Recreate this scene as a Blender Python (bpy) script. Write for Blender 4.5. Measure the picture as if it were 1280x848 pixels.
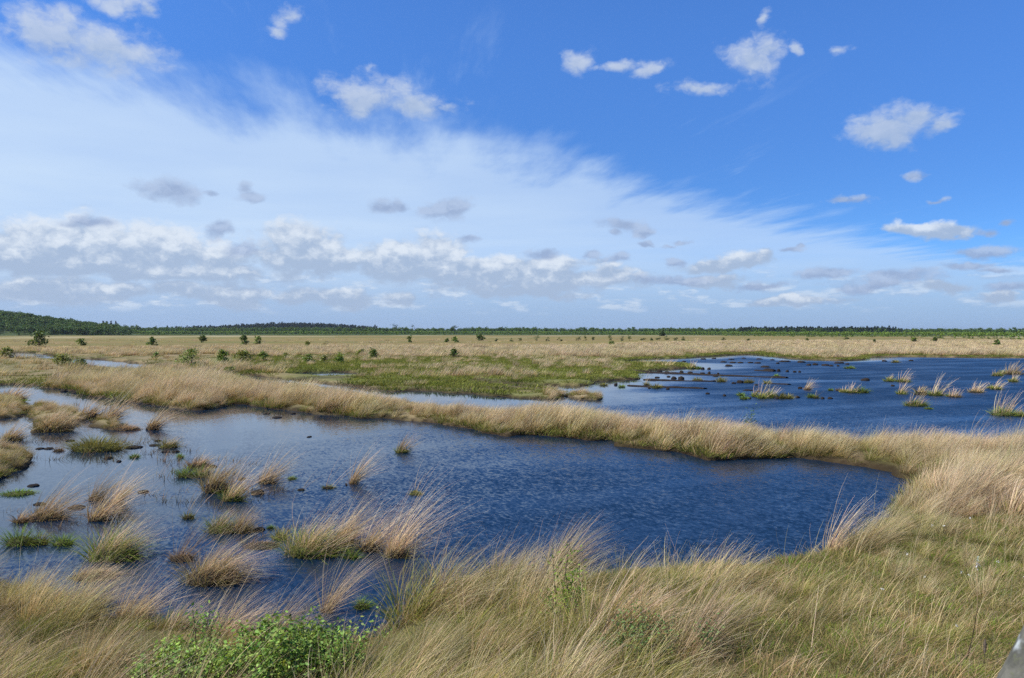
import bpy, math, random
import numpy as np
from mathutils import Vector, Matrix
R = math.radians
for o in list(bpy.data.objects): bpy.data.objects.remove(o)
SC = bpy.context.scene
COL = SC.collection

# ------------------------------------------------------------------ camera
H = 4.0            # eye height above the water, on the viewing mound
F = 980.0          # focal length in photo pixels (1280 wide)
VH = 415.0         # row of the horizon in the photo
cd = bpy.data.cameras.new('camera'); cam = bpy.data.objects.new('camera', cd); COL.objects.link(cam)
cd.sensor_width = 23.5; cd.lens = 23.5*F/1280.0
cd.clip_start = 0.05; cd.clip_end = 30000
cam.location = (0, 0, H)
cam.rotation_euler = (R(90) - math.atan((424-VH)/F), 0, 0)
cd.dof.use_dof = True; cd.dof.focus_distance = 26.0; cd.dof.aperture_fstop = 6.3
SC.camera = cam
SC.view_settings.view_transform = 'Standard'; SC.view_settings.look = 'None'
SC.view_settings.exposure = 0.32; SC.view_settings.gamma = 1.0
SC.render.engine = 'CYCLES'
cy = SC.cycles
cy.max_bounces = 6; cy.diffuse_bounces = 2; cy.glossy_bounces = 2; cy.transmission_bounces = 3
cy.transparent_max_bounces = 4; cy.volume_bounces = 0
cy.sample_clamp_indirect = 4.0; cy.caustics_reflective = False; cy.caustics_refractive = False
cy.use_denoising = False

# ------------------------------------------------------------------ sun and sky
SUN_EL, SUN_AZ = R(49), R(-104)      # azimuth clockwise from the viewing direction (+Y): behind and to the left
sdir = Vector((math.sin(SUN_AZ)*math.cos(SUN_EL), math.cos(SUN_AZ)*math.cos(SUN_EL), math.sin(SUN_EL)))
sl = bpy.data.lights.new('sun', 'SUN'); sl.energy = 4.9; sl.angle = R(0.53); sl.color = (1.0, 0.95, 0.87)
so = bpy.data.objects.new('sun', sl); COL.objects.link(so)
so.rotation_euler = (-sdir).to_track_quat('-Z', 'Y').to_euler(); so.location = (-30, -20, 40)

def world():
    w = bpy.data.worlds.new('World'); SC.world = w; w.use_nodes = True
    nt = w.node_tree; nt.nodes.clear(); L = nt.links
    def put(sock, v):
        if isinstance(v, bpy.types.NodeSocket): L.new(v, sock)
        elif v is not None: sock.default_value = v
    def M(op, a, b=None, c=None, clamp=False):
        n = nt.nodes.new('ShaderNodeMath'); n.operation = op; n.use_clamp = clamp
        for i, v in enumerate((a, b, c)): put(n.inputs[i], v)
        return n.outputs[0]
    def V(op, a, b=None, c=None):
        n = nt.nodes.new('ShaderNodeVectorMath'); n.operation = op
        if op == 'SCALE':
            put(n.inputs[0], a); put(n.inputs['Scale'], b); return n.outputs[0]
        for i, v in enumerate((a, b, c)): put(n.inputs[i], v)
        return n.outputs['Value'] if op in ('LENGTH', 'DOT_PRODUCT') else n.outputs[0]
    def XYZ(x=0., y=0., z=0.):
        n = nt.nodes.new('ShaderNodeCombineXYZ')
        for i, v in enumerate((x, y, z)): put(n.inputs[i], v)
        return n.outputs[0]
    def SEP(v):
        n = nt.nodes.new('ShaderNodeSeparateXYZ'); L.new(v, n.inputs[0]); return n.outputs
    def NOISE(v, scale, detail=4., rough=.55, lac=2.0, dist=0.):
        n = nt.nodes.new('ShaderNodeTexNoise'); n.noise_dimensions = '3D'
        put(n.inputs['Vector'], v); put(n.inputs['Scale'], scale); put(n.inputs['Detail'], detail)
        put(n.inputs['Roughness'], rough); put(n.inputs['Lacunarity'], lac); put(n.inputs['Distortion'], dist)
        return n.outputs
    def SS(x, a, b, lo=0., hi=1.):
        n = nt.nodes.new('ShaderNodeMapRange'); n.interpolation_type = 'SMOOTHSTEP'
        for i, v in enumerate((x, a, b, lo, hi)): put(n.inputs[i], v)
        return n.outputs[0]
    def MIX(f, a, b):
        n = nt.nodes.new('ShaderNodeMix'); n.data_type = 'RGBA'
        put(n.inputs['Factor'], f)
        for s, v in ((n.inputs[6], a), (n.inputs[7], b)):
            put(s, v if isinstance(v, bpy.types.NodeSocket) else (*v, 1.))
        return n.outputs[2]
    tc = nt.nodes.new('ShaderNodeTexCoord')
    D = V('NORMALIZE', tc.outputs['Generated'])
    x, y, z = SEP(D)[:3]
    zc = M('MAXIMUM', z, 0.015)
    az = M('ARCTAN2', x, y); el = M('ARCSINE', z)
    P = XYZ(az, el)
    # clear air
    sky = nt.nodes.new('ShaderNodeTexSky'); sky.sky_type = 'NISHITA'; sky.sun_disc = False
    sky.sun_elevation = SUN_EL; sky.sun_rotation = SUN_AZ
    sky.altitude = 50; sky.air_density = 0.75; sky.dust_density = 0.0; sky.ozone_density = 6.0
    base = V('MULTIPLY', sky.outputs[0], (0.61, 0.96, 1.34))
    base = V('SCALE', base, SS(el, .10, .42, .85, 1.26))
    # high veil of cirrus: a sheet, so worked out on the plane it lies in
    px_, py_ = M('DIVIDE', x, zc), M('DIVIDE', y, zc)
    t = M('SUBTRACT', M('SUBTRACT', py_, px_), 4.30)
    along = M('ADD', M('MULTIPLY', py_, 0.16), px_)
    acr = M('SUBTRACT', M('MULTIPLY', px_, 0.16), py_)
    st = NOISE(XYZ(M('MULTIPLY', along, 2.6), M('MULTIPLY', acr, .62), 0.), 1.0, 5., .6)[0]
    st2 = NOISE(XYZ(px_, py_, 3.), 0.5, 4., .55)[0]
    tt = M('ADD', t, M('ADD', M('MULTIPLY', M('SUBTRACT', st, .5), 2.7), M('MULTIPLY', M('SUBTRACT', st2, .5), 2.2)))
    veil = SS(tt, -0.45, 1.15)
    edge = SS(t, 0.2, 6.0)
    vtex = M('ADD', .84, M('MULTIPLY', M('SUBTRACT', st2, .45), .55))
    side = SS(az, -.75, .75, 1.0, .60)
    va = M('MULTIPLY', M('MULTIPLY', veil, M('MULTIPLY_ADD', edge, .12, vtex)), side, clamp=True)
    # thin feathers out in the blue
    fe = NOISE(XYZ(M('MULTIPLY', along, 3.2), M('MULTIPLY', acr, .5), 7.), 1.0, 6., .65)[0]
    fa = M('MULTIPLY', M('MULTIPLY', SS(fe, .56, .80), SS(t, -3.2, .2)), .38)
    va = M('MAXIMUM', va, fa)
    base = MIX(va, base, (4.7, 6.0, 7.75))
    hz = SS(el, 0.0, .11, .85, 0.)
    base = MIX(hz, base, (2.4, 3.55, 5.5))
    # small cumulus
    nz = NOISE(V('MULTIPLY', P, (1., 1.5, 1.)), 9., 6., .58)
    warp = V('MULTIPLY', V('SUBTRACT', nz[1], (.5, .5, .5)), (.085, .046, 0.))
    Pw = V('ADD', P, warp)
    def VOR(v, scale, detail=3.):
        n = nt.nodes.new('ShaderNodeTexVoronoi'); n.voronoi_dimensions = '2D'; n.feature = 'F1'; n.normalize = True
        put(n.inputs['Vector'], v); put(n.inputs['Scale'], scale); put(n.inputs['Detail'], detail)
        put(n.inputs['Roughness'], .55); put(n.inputs['Lacunarity'], 2.1); put(n.inputs['Randomness'], 1.); return n.outputs['Distance']
    nd = V('MULTIPLY', V('SUBTRACT', NOISE(P, 70., 4., .6)[1], (.5, .5, .5)), (.018, .012, 0.))
    def puffs(off):      # rounded heads heaped on one another, frayed by fine noise
        q = V('ADD', V('ADD', P, off), nd)
        a = VOR(V('MULTIPLY', q, (1., 1.5, 1.)), 24., 3.)
        f = NOISE(V('MULTIPLY', q, (1., 1.6, 1.)), 30., 7., .62)[0]
        return M('ADD', M('MULTIPLY', M('SUBTRACT', .40, a), .80), M('MULTIPLY_ADD', f, .62, .19))
    n1 = puffs((0., 0., 0.)); n2 = puffs((-.005, .011, 0.))
    emb = M('SUBTRACT', n1, n2)
    def clouds(lst):
        Fm = W = A = None
        for (u, v, rx, ry, k) in lst:
            a = math.atan((u-640)/F); e = math.atan((VH-v)/F*math.cos(a))
            ix, iy = F/rx, F/ry
            q = V('MULTIPLY_ADD', Pw, (ix, iy, 0.), (-a*ix, -e*iy, 0.))
            f = M('MULTIPLY_ADD', V('LENGTH', q), -1., 1. + k)
            wt = M('MAXIMUM', M('ADD', f, .3), 0.001)
            Fm = f if Fm is None else M('MAXIMUM', Fm, f)
            s = V('SCALE', q, wt)
            A = s if A is None else V('ADD', A, s)
            W = wt if W is None else M('ADD', W, wt)
        return Fm, M('DIVIDE', SEP(A)[1], W)
    WHITE = CLOUDS_WHITE
    GREY = CLOUDS_GREY
    Fw, Yw = clouds(WHITE)
    Fg, Yg = clouds(GREY)
    # scattered fair-weather clouds all round the rest of the sky
    g1 = NOISE(V('MULTIPLY', D, (1., 1., 3.2)), 5.2, 7., .6)[0]
    g2 = NOISE(V('MULTIPLY', V('ADD', D, (0., 0., .02)), (1., 1., 3.2)), 5.2, 7., .6)[0]
    away = M('MAXIMUM', SS(M('ABSOLUTE', az), .64, .80), SS(el, .44, .55))
    gd = M('MULTIPLY', M('MULTIPLY', SS(g1, .60, .72), away), SS(el, .0, .05))
    # low bank of far clouds
    l1 = NOISE(V('MULTIPLY', P, (1., 3.4, 1.)), 15., 7., .6)[0]
    l2 = NOISE(V('MULTIPLY', V('ADD', P, (.004, .006, 0.)), (1., 3.4, 1.)), 15., 7., .6)[0]
    lowm = M('MULTIPLY', SS(el, .018, .036), SS(el, .090, .055))
    ld = M('MULTIPLY', M('MULTIPLY', SS(l1, .47, .62), lowm), SS(az, -.5, .6, .75, .5))
    lsh = SS(M('SUBTRACT', l1, l2), -.06, .10)
    base = MIX(ld, base, MIX(lsh, (3.1, 4.2, 6.0), (5.8, 6.5, 7.4)))
    dw = SS(M('ADD', Fw, M('MULTIPLY', M('SUBTRACT', n1, .5), 1.9)), SS(el, .10, .20, -.04, .06), SS(el, .10, .20, .62, 1.05), 0., SS(el, .10, .22, .93, .80))
    shw = M('ADD', M('MULTIPLY', Yw, .62), M('MULTIPLY', emb, SS(el, .10, .20, 1.9, 1.2)))
    shw = SS(shw, SS(el, .09, .18, -.36, -.55), SS(el, .09, .18, .50, .90))
    cw = MIX(shw, (3.1, 4.0, 5.5), MIX(SS(el, .11, .20), (6.0, 6.6, 7.4), (4.9, 5.55, 6.6)))
    base = MIX(M('MULTIPLY', gd, .85), base, MIX(SS(M('SUBTRACT', g1, g2), -.03, .04), (3.9, 4.8, 6.0), (6.4, 7.0, 7.8)))
    base = MIX(dw, base, cw)
    dg = SS(M('ADD', Fg, M('MULTIPLY', M('SUBTRACT', n1, .5), 1.9)), -.02, .80, 0., .85)
    shg = SS(M('ADD', M('MULTIPLY', Yg, .45), M('MULTIPLY', emb, 4.)), -.6, .9)
    base = MIX(dg, base, MIX(shg, (2.5, 3.3, 5.0), (3.6, 4.5, 6.2)))
    bg = nt.nodes.new('ShaderNodeBackground'); bg.inputs[1].default_value = 0.10
    L.new(base, bg.inputs[0])
    out = nt.nodes.new('ShaderNodeOutputWorld'); L.new(bg.outputs[0], out.inputs[0])
    w.cycles.sampling_method = 'MANUAL'; w.cycles.sample_map_resolution = 512
CLOUDS_WHITE = [   # photo column, row, half width, half height, extra body
    (80,42,70,26,.1),(128,58,60,24,.1),(150,8,44,13,-.05),(185,18,18,11,-.1),(358,26,26,15,-.2),(345,38,20,7,-.25),
    (468,118,58,26,.15),(520,128,54,16,.1),(560,132,22,9,-.1),
    (722,75,25,16,.05),(775,82,40,8,-.15),(815,86,36,8,-.12),(872,107,38,10,-.08),
    (940,72,36,28,.05),(962,60,30,18,-.05),(957,26,9,10,-.1),(1003,62,9,12,-.15),(1055,64,18,10,-.3),
    (1105,160,36,24,.12),(1140,150,36,14,.12),(1178,156,18,13,.1),
    (1155,284,34,10,.1),(1185,287,30,9,0.),
    (30,305,70,26,.2),(95,308,80,28,.25),(190,312,95,28,.25),(110,332,190,12,.2),(265,322,50,26,.1),(225,338,80,10,.1),
    (385,304,38,25,.3),(370,325,52,20,.25),(420,325,40,16,.15),
    (485,325,42,20,.2),(540,318,38,24,.25),(560,338,95,18,.2),(610,345,90,15,.15),(640,336,60,16,.15),(680,335,54,14,.2),
    (700,350,110,14,.1),(760,348,38,14,0.),(650,362,120,10,.05),
    (900,333,50,9,.1),(930,328,32,10,.15),(985,372,44,6,.05),(885,352,40,8,.0),
    (60,362,70,16,-.05),(85,355,34,10,.05),(145,362,44,14,-.05),(235,362,44,13,.0),(285,365,44,16,.1),(445,372,34,16,.1),(505,372,26,11,.0),(385,368,70,12,-.1),
    (1005,373,50,5,0.),(1255,372,26,6,.0),(1190,362,30,8,-.1)]
CLOUDS_GREY = [
    (213,238,30,17,.05),(266,240,14,6,-.15),(305,230,16,10,-.15),(318,241,24,8,-.1),
    (478,256,26,10,.0),(502,254,16,9,-.05),(553,262,28,13,.1),(582,299,18,7,.0),
    (775,280,34,11,.0),(800,288,20,8,.0),(757,291,12,7,-.1),(805,305,13,5,.0),(858,301,15,5,.0),(840,305,14,3,-.1),
    (985,315,20,5,-.1),(998,308,9,6,-.15),(1058,252,28,6,-.15),(1130,215,16,6,-.2),(1170,240,12,5,-.3),
    (110,281,28,8,-.1),(278,284,20,14,-.1),(310,312,20,12,-.1),(682,318,22,9,0.),(732,316,14,7,-.05),(765,326,17,8,0.),(845,326,14,6,.0),
    (1226,290,22,8,-.1),(1262,277,14,5,-.2),(1225,317,36,8,.0),(1205,335,32,5,.0),(1250,338,30,4,-.1),
    (1035,345,46,8,.05),(1120,350,50,10,.0),(840,350,60,8,.0),(1095,358,60,8,-.1),(955,356,50,5,-.05),(1270,360,40,6,-.15)]
world()

# ------------------------------------------------------------------ helpers
def gp(u, v, z=0.0):
    """photo pixel of a point at height z -> ground point (x, y) in metres"""
    d = (H-z)*F/(v-VH)
    return ((u-640)/F*d, d)
def poly(pts): return np.array([gp(*p) for p in pts])
def vnoise(x, y, s, seed=0):
    x = np.asarray(x)/s + seed*17.13; y = np.asarray(y)/s - seed*9.71
    xi = np.floor(x).astype(np.int64); yi = np.floor(y).astype(np.int64); fx = x-xi; fy = y-yi
    fx = fx*fx*(3-2*fx); fy = fy*fy*(3-2*fy)
    def h(a, b):
        n = (a*374761393 + b*668265263 + seed*1442695) & 0x7fffffff
        n = ((n ^ (n >> 13))*1274126177) & 0x7fffffff
        return ((n ^ (n >> 16)) & 0xffff)/65535.0
    return (h(xi,yi)*(1-fx)+h(xi+1,yi)*fx)*(1-fy)+(h(xi,yi+1)*(1-fx)+h(xi+1,yi+1)*fx)*fy
def fbm(x, y, s, o=4, seed=0):
    r = 0; a = .5; t = 0
    for i in range(o):
        r = r+a*vnoise(x, y, s/2**i, seed+i); t += a; a *= .5
    return r/t
def sstep(a, b, x):
    t = np.clip((np.asarray(x, float)-a)/(b-a), 0, 1); return t*t*(3-2*t)
def sdf(X, Y, P):
    """signed distance to a polygon, negative inside"""
    X = np.asarray(X, float); Y = np.asarray(Y, float)
    d2 = np.full(X.shape, 1e18); ins = np.zeros(X.shape, bool)
    for (ax, ay), (bx, by) in zip(P, np.roll(P, -1, 0)):
        ex, ey = bx-ax, by-ay
        t = np.clip(((X-ax)*ex+(Y-ay)*ey)/max(ex*ex+ey*ey, 1e-12), 0, 1)
        d2 = np.minimum(d2, (X-ax-t*ex)**2+(Y-ay-t*ey)**2)
        c = (ay > Y) != (by > Y)
        ins ^= c & (X < (bx-ax)*(Y-ay)/(by-ay if by != ay else 1e-12)+ax)
    return np.where(ins, -1, 1)*np.sqrt(d2)
def new_mesh(name, verts, faces, col=None, smooth=False, cname='col'):
    """verts (n,3); faces (m,3|4) array, or a list of such arrays"""
    me = bpy.data.meshes.new(name)
    if not isinstance(faces, (list, tuple)): faces = [faces]
    faces = [np.asarray(f, np.int32) for f in faces if len(f)]
    me.vertices.add(len(verts)); me.vertices.foreach_set('co', np.asarray(verts, np.float32).ravel())
    tot = np.concatenate([np.full(len(f), f.shape[1], np.int32) for f in faces])
    me.loops.add(int(tot.sum())); me.loops.foreach_set('vertex_index', np.concatenate([f.ravel() for f in faces]))
    me.polygons.add(len(tot))
    me.polygons.foreach_set('loop_start', np.concatenate([[0], np.cumsum(tot)[:-1]]).astype(np.int32))
    if smooth: me.polygons.foreach_set('use_smooth', np.ones(len(tot), bool))
    if col is not None:
        a = me.attributes.new(cname, 'FLOAT_COLOR', 'POINT')
        c = np.ones((len(verts), 4), np.float32); c[:, :3] = col; a.data.foreach_set('color', c.ravel())
    me.update(calc_edges=True); me.validate()
    return me
def tag(o, label=None, cat=None, group=None, kind=None):
    if label: o['label'] = label
    if cat: o['category'] = cat
    if group: o['group'] = group
    if kind: o['kind'] = kind
    return o
def obj(name, me, mat=None, parent=None, loc=None):
    o = bpy.data.objects.new(name, me); COL.objects.link(o)
    if mat is not None and len(me.materials) == 0: me.materials.append(mat)
    if parent is not None: o.parent = parent
    if loc is not None: o.location = loc
    return o
def empty(name, loc):
    o = bpy.data.objects.new(name, None); COL.objects.link(o); o.location = loc; o.empty_display_size = .2
    return o

# ------------------------------------------------------------------ materials
class NT:
    def __init__(s, name):
        s.m = bpy.data.materials.new(name); s.m.use_nodes = True; s.t = s.m.node_tree; s.t.nodes.clear()
        s.out = s.n('ShaderNodeOutputMaterial')
    def n(s, ty, **k):
        q = s.t.nodes.new(ty)
        for a, b in k.items(): setattr(q, a, b)
        return q
    def put(s, sock, v):
        if isinstance(v, bpy.types.NodeSocket): s.t.links.new(v, sock)
        elif v is not None: sock.default_value = v
    def math(s, op, a, b=None, c=None, clamp=False):
        q = s.n('ShaderNodeMath', operation=op, use_clamp=clamp)
        for i, v in enumerate((a, b, c)): s.put(q.inputs[i], v)
        return q.outputs[0]
    def vec(s, op, a, b=None, c=None):
        q = s.n('ShaderNodeVectorMath', operation=op)
        if op == 'SCALE': s.put(q.inputs[0], a); s.put(q.inputs['Scale'], b); return q.outputs[0]
        for i, v in enumerate((a, b, c)): s.put(q.inputs[i], v)
        return q.outputs[0]
    def noise(s, v, scale, detail=3., rough=.55):
        q = s.n('ShaderNodeTexNoise'); s.put(q.inputs['Vector'], v); s.put(q.inputs['Scale'], scale)
        s.put(q.inputs['Detail'], detail); s.put(q.inputs['Roughness'], rough); return q.outputs
    def ramp(s, x, a, b, lo=0., hi=1.):
        q = s.n('ShaderNodeMapRange', interpolation_type='SMOOTHSTEP')
        for i, v in enumerate((x, a, b, lo, hi)): s.put(q.inputs[i], v)
        return q.outputs[0]
    def mix(s, f, a, b, bt='MIX'):
        q = s.n('ShaderNodeMix', data_type='RGBA', blend_type=bt); s.put(q.inputs['Factor'], f)
        for k, v in ((q.inputs[6], a), (q.inputs[7], b)): s.put(k, v if isinstance(v, bpy.types.NodeSocket) else (*v, 1.))
        return q.outputs[2]
    def attr(s, name, ty='GEOMETRY'): return s.n('ShaderNodeAttribute', attribute_name=name, attribute_type=ty).outputs
    def pos(s): return s.n('ShaderNodeNewGeometry').outputs['Position']
    def surf(s, b): s.t.links.new(b, s.out.inputs[0]); return s.m

def mat_blades(name, trans=.30, patch=True, spec=.0):
    """grass blades: colour from the blade itself, drifting slowly over the moor"""
    g = NT(name)
    c = g.attr('col')[0]
    rnd = g.n('ShaderNodeObjectInfo').outputs['Random']
    p = g.pos()
    k = g.math('ADD', .70, g.math('MULTIPLY', rnd, .60))
    c = g.vec('SCALE', c, k)
    h2 = g.math('FRACT', g.math('MULTIPLY', rnd, 37.3))
    if patch: c = g.mix(g.ramp(h2, .55, 1., 0., .55), c, g.vec('MULTIPLY', c, (.80, .95, .60)))
    if patch:
        big = g.noise(p, .22, 3.)[0]
        c = g.mix(g.ramp(big, .40, .66, 0., .38), c, g.vec('MULTIPLY', c, (.78, .98, .62)))
        sm = g.noise(p, 1.3, 2.)[0]
        c = g.mix(g.ramp(sm, .45, .70, 0., .35), c, g.vec('MULTIPLY', c, (1.04, .90, .80)))
    d = g.n('ShaderNodeBsdfDiffuse'); g.put(d.inputs[0], c)
    t = g.n('ShaderNodeBsdfTranslucent'); g.put(t.inputs[0], g.vec('MULTIPLY', c, (1.05, 1.0, .75)))
    mx = g.n('ShaderNodeMixShader'); mx.inputs[0].default_value = trans
    g.t.links.new(d.outputs[0], mx.inputs[1]); g.t.links.new(t.outputs[0], mx.inputs[2])
    return g.surf(mx.outputs[0])
def mat_leaf(name, trans=.30, gloss=.06):
    g = NT(name); c = g.attr('col')[0]
    rnd = g.n('ShaderNodeObjectInfo').outputs['Random']
    c = g.vec('SCALE', c, g.math('ADD', .85, g.math('MULTIPLY', rnd, .3)))
    d = g.n('ShaderNodeBsdfPrincipled'); g.put(d.inputs['Base Color'], c); d.inputs['Roughness'].default_value = .5
    d.inputs['Specular IOR Level'].default_value = gloss*4
    t = g.n('ShaderNodeBsdfTranslucent'); g.put(t.inputs[0], g.vec('MULTIPLY', c, (1.25, 1.15, .5)))
    mx = g.n('ShaderNodeMixShader'); mx.inputs[0].default_value = trans
    g.t.links.new(d.outputs[0], mx.inputs[1]); g.t.links.new(t.outputs[0], mx.inputs[2])
    return g.surf(mx.outputs[0])
def mat_plain(name, col, rough=.9, var=.35, scale=9., bump=.3, col2=None):
    g = NT(name); p = g.n('ShaderNodeTexCoord').outputs['Object']
    nz = g.noise(p, scale, 5., .65)[0]
    c = g.mix(g.ramp(nz, .35, .68), tuple(np.array(col)*(1-var)), col2 or tuple(np.array(col)*(1+var)))
    b = g.n('ShaderNodeBsdfPrincipled'); g.put(b.inputs['Base Color'], c); b.inputs['Roughness'].default_value = rough
    b.inputs['Specular IOR Level'].default_value = .2
    bm = g.n('ShaderNodeBump'); bm.inputs['Strength'].default_value = bump; bm.inputs['Distance'].default_value = .03
    g.put(bm.inputs['Height'], g.noise(p, scale*3, 4., .7)[0]); g.t.links.new(bm.outputs[0], b.inputs['Normal'])
    return g.surf(b.outputs[0])
def mat_ground():
    g = NT('ground'); c = g.attr('col')[0]; p = g.pos()
    n1 = g.noise(p, 7., 5., .65)[0]; n2 = g.noise(p, .6, 4., .6)[0]; n3 = g.noise(p, .05, 4., .6)[0]
    c = g.vec('SCALE', c, g.math('ADD', .55, g.math('MULTIPLY', n1, .9)))
    c = g.mix(g.ramp(n2, .42, .66, 0., .5), c, g.vec('MULTIPLY', c, (.72, .84, .62)))
    c = g.mix(g.ramp(n3, .45, .65, 0., .4), c, g.vec('MULTIPLY', c, (1.15, 1.0, .85)))
    b = g.n('ShaderNodeBsdfPrincipled'); g.put(b.inputs['Base Color'], c)
    b.inputs['Roughness'].default_value = .95; b.inputs['Specular IOR Level'].default_value = .1
    bm = g.n('ShaderNodeBump'); bm.inputs['Strength'].default_value = .6; bm.inputs['Distance'].default_value = .05
    g.put(bm.inputs['Height'], g.noise(p, 16., 4., .7)[0]); g.t.links.new(bm.outputs[0], b.inputs['Normal'])
    return g.surf(b.outputs[0])
def mat_water():
    """dark bog water under a breeze: wavelets tilt the surface, calm water lies flatter"""
    g = NT('water'); p = g.pos(); sx = g.n('ShaderNodeSeparateXYZ'); g.t.links.new(g.attr('ripple')[0], sx.inputs[0]); amp = sx.outputs[0]; chop = sx.outputs[1]
    rot = g.n('ShaderNodeVectorRotate', rotation_type='Z_AXIS'); g.put(rot.inputs['Vector'], p); rot.inputs['Angle'].default_value = R(-28)
    q = rot.outputs[0]
    a = g.noise(g.vec('MULTIPLY', q, (15., 8., 1.)), 1., 2., .5)[1]
    b_ = g.noise(g.vec('MULTIPLY', q, (5., 2.7, 1.)), 1., 2., .5)[1]
    gust = g.noise(g.vec('MULTIPLY', q, (.10, .30, 1.)), 1., 3., .5)[0]
    s = g.vec('ADD', g.vec('SCALE', g.vec('SUBTRACT', a, (.5, .5, .5)), .62), g.vec('SCALE', g.vec('SUBTRACT', b_, (.5, .5, .5)), .26))
    c_ = g.noise(g.vec('MULTIPLY', q, (1.1, .55, 1.)), 1., 3., .5)[1]
    s = g.vec('ADD', s, g.vec('SCALE', g.vec('SUBTRACT', c_, (.5, .5, .5)), g.math('MULTIPLY', sx.outputs[2], .34)))
    k = g.math('MULTIPLY', amp, g.ramp(gust, .36, .62, .55, 1.15))
    lift = g.n('ShaderNodeCombineXYZ'); g.put(lift.inputs[1], g.math('MULTIPLY', k, g.math('MULTIPLY_ADD', sx.outputs[2], -.07, -.065)))
    s = g.vec('ADD', g.vec('MULTIPLY', g.vec('SCALE', s, k), (1., .8, 0.)), lift.outputs[0])
    nrm = g.vec('NORMALIZE', g.vec('ADD', s, (0., 0., 1.)))
    b = g.n('ShaderNodeBsdfPrincipled')
    b.inputs['Base Color'].default_value = (.004, .016, .036, 1)
    g.put(b.inputs['Roughness'], g.math('MULTIPLY', chop, g.ramp(gust, .36, .62, .80, 1.08)))
    b.inputs['IOR'].default_value = 1.333
    g.t.links.new(nrm, b.inputs['Normal'])
    return g.surf(b.outputs[0])

# ------------------------------------------------------------------ where the water is (outlines as seen in the photo, laid on the ground)
NEAR_POND = poly([(-420,600),(-420,520),(-200,494),(-60,486),(0,481),(30,481),(97,489),(111,496),(144,498),(178,505),(202,509),(242,513),(275,511),(289,505),
    (322,508),(356,513),(393,518),(430,519),(450,523),(487,524),(538,529),(578,535),(603,541),(635,546),(655,544),(709,546),(732,551),(763,551),(771,558),
    (850,565),(886,576),(941,574),(995,573),(1031,578),(1075,583),(1122,591),(1126,598),(1159,602),(1152,612),(1128,640),(1100,666),(1078,688),(1046,702),
    (1000,710),(940,714),(880,716),(830,722),(790,722),(740,724),(712,736),(690,738),(650,724),(600,730),(560,747),(525,767),(495,787),(470,802),(420,815),
    (370,815),(330,812),(290,806),(250,800),(210,795),(170,785),(130,777),(90,772),(60,758),(30,747),(0,742),(-80,736),(-200,730),(-420,720)])
FAR_POND = poly([(300,475),(360,484),(420,493),(490,503),(560,513),(640,523),(720,531),(800,537),(850,541),(920,547),(1000,554),(1075,561),(1150,565),(1280,569),(1500,574),
    (1900,566),(1900,447.6),(1500,448.4),(1280,447.6),(1200,447),(1110,446),(1087,446.5),(1080,450),(1056,451.2),(1009,450.2),(978,447.3),(955,445),(940,443.6),(906,444.4),(862,448),
    (815,449),(771,452),(770,453.7),(787,455.2),(827,456.2),(862,457),(868,459.3),(850,461.2),(820,463),(800,463.6),(790,466),(796,470),(800,474),(769,475.5),(760,477),(743,477),
    (738,481.6),(722,483.2),(700,482.6),(650,481.2),(595,480.4),(592,482.2),(640,485),(665,485.6),(697,490),(703,497),(691,500),(669,499),(647,498),(580,492),(561,491),
    (527,488.6),(491,489),(468,486.6),(440,483),(400,479),(360,474.6),(302,468.6)])
POOLS = [poly([(364,467.5),(390,465.6),(420,465.2),(456,467.4),(446,470.5),(410,472.4),(390,471.4),(374,470.6)]),
    poly([(84,448),(130,450.5),(190,456.2),(196,461.5),(160,464),(120,459),(92,454.5)]),
    poly([(10,441.8),(40,441.4),(74,446.6),(78,450.5),(44,450),(10,448)]),
    poly([(572,436.6),(620,436.2),(634,438.6),(584,440.4)]),
    poly([(236,436.3),(262,436.1),(268,437.4),(240,437.8)]),
    poly([(1240,438.6),(1290,438.2),(1340,439.6),(1250,440.4)])]
ISLANDS = [poly([(-160,500),(-60,499),(0,498),(15,500),(30,504),(34,514),(22,522),(0,524),(-60,530),(-120,540),(-180,538)]),
    poly([(-80,560),(0,568),(20,565),(36,563),(40,576),(20,591),(0,601),(-80,615)]),
    poly([(708,495.6),(726,494.6),(742,495.4),(756,497.8),(748,500.4),(722,499.8)]),
    poly([(44,507),(62,508),(86,516),(106,523),(104,530),(84,534),(66,540),(46,541),(36,534),(40,522),(36,514)]),
    poly([(116,526),(140,529),(164,534.5),(160,538),(132,538.5),(116,534)])]
SHORES = [NEAR_POND, FAR_POND] + POOLS
BOX = [(P[:,0].min()-30, P[:,0].max()+30, P[:,1].min()-30, P[:,1].max()+30) for P in SHORES+ISLANDS]
def land(X, Y):
    """distance to the shore in metres, positive on land"""
    X = np.asarray(X, float); Y = np.asarray(Y, float)
    w = np.full(X.shape, 30.); isl = np.full(X.shape, 30.)
    for i, (P, b) in enumerate(zip(SHORES+ISLANDS, BOX)):
        m = (X > b[0]) & (X < b[1]) & (Y > b[2]) & (Y < b[3])
        if not m.any(): continue
        t = w if i < len(SHORES) else isl
        t[m] = np.minimum(t[m], sdf(X[m], Y[m], P))
    L = np.maximum(w, -isl)
    d = np.hypot(X, Y)
    return L + (fbm(X, Y, 1.1, 3, 3)-.5)*np.clip(d*.022, .26, 1.4)
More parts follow.
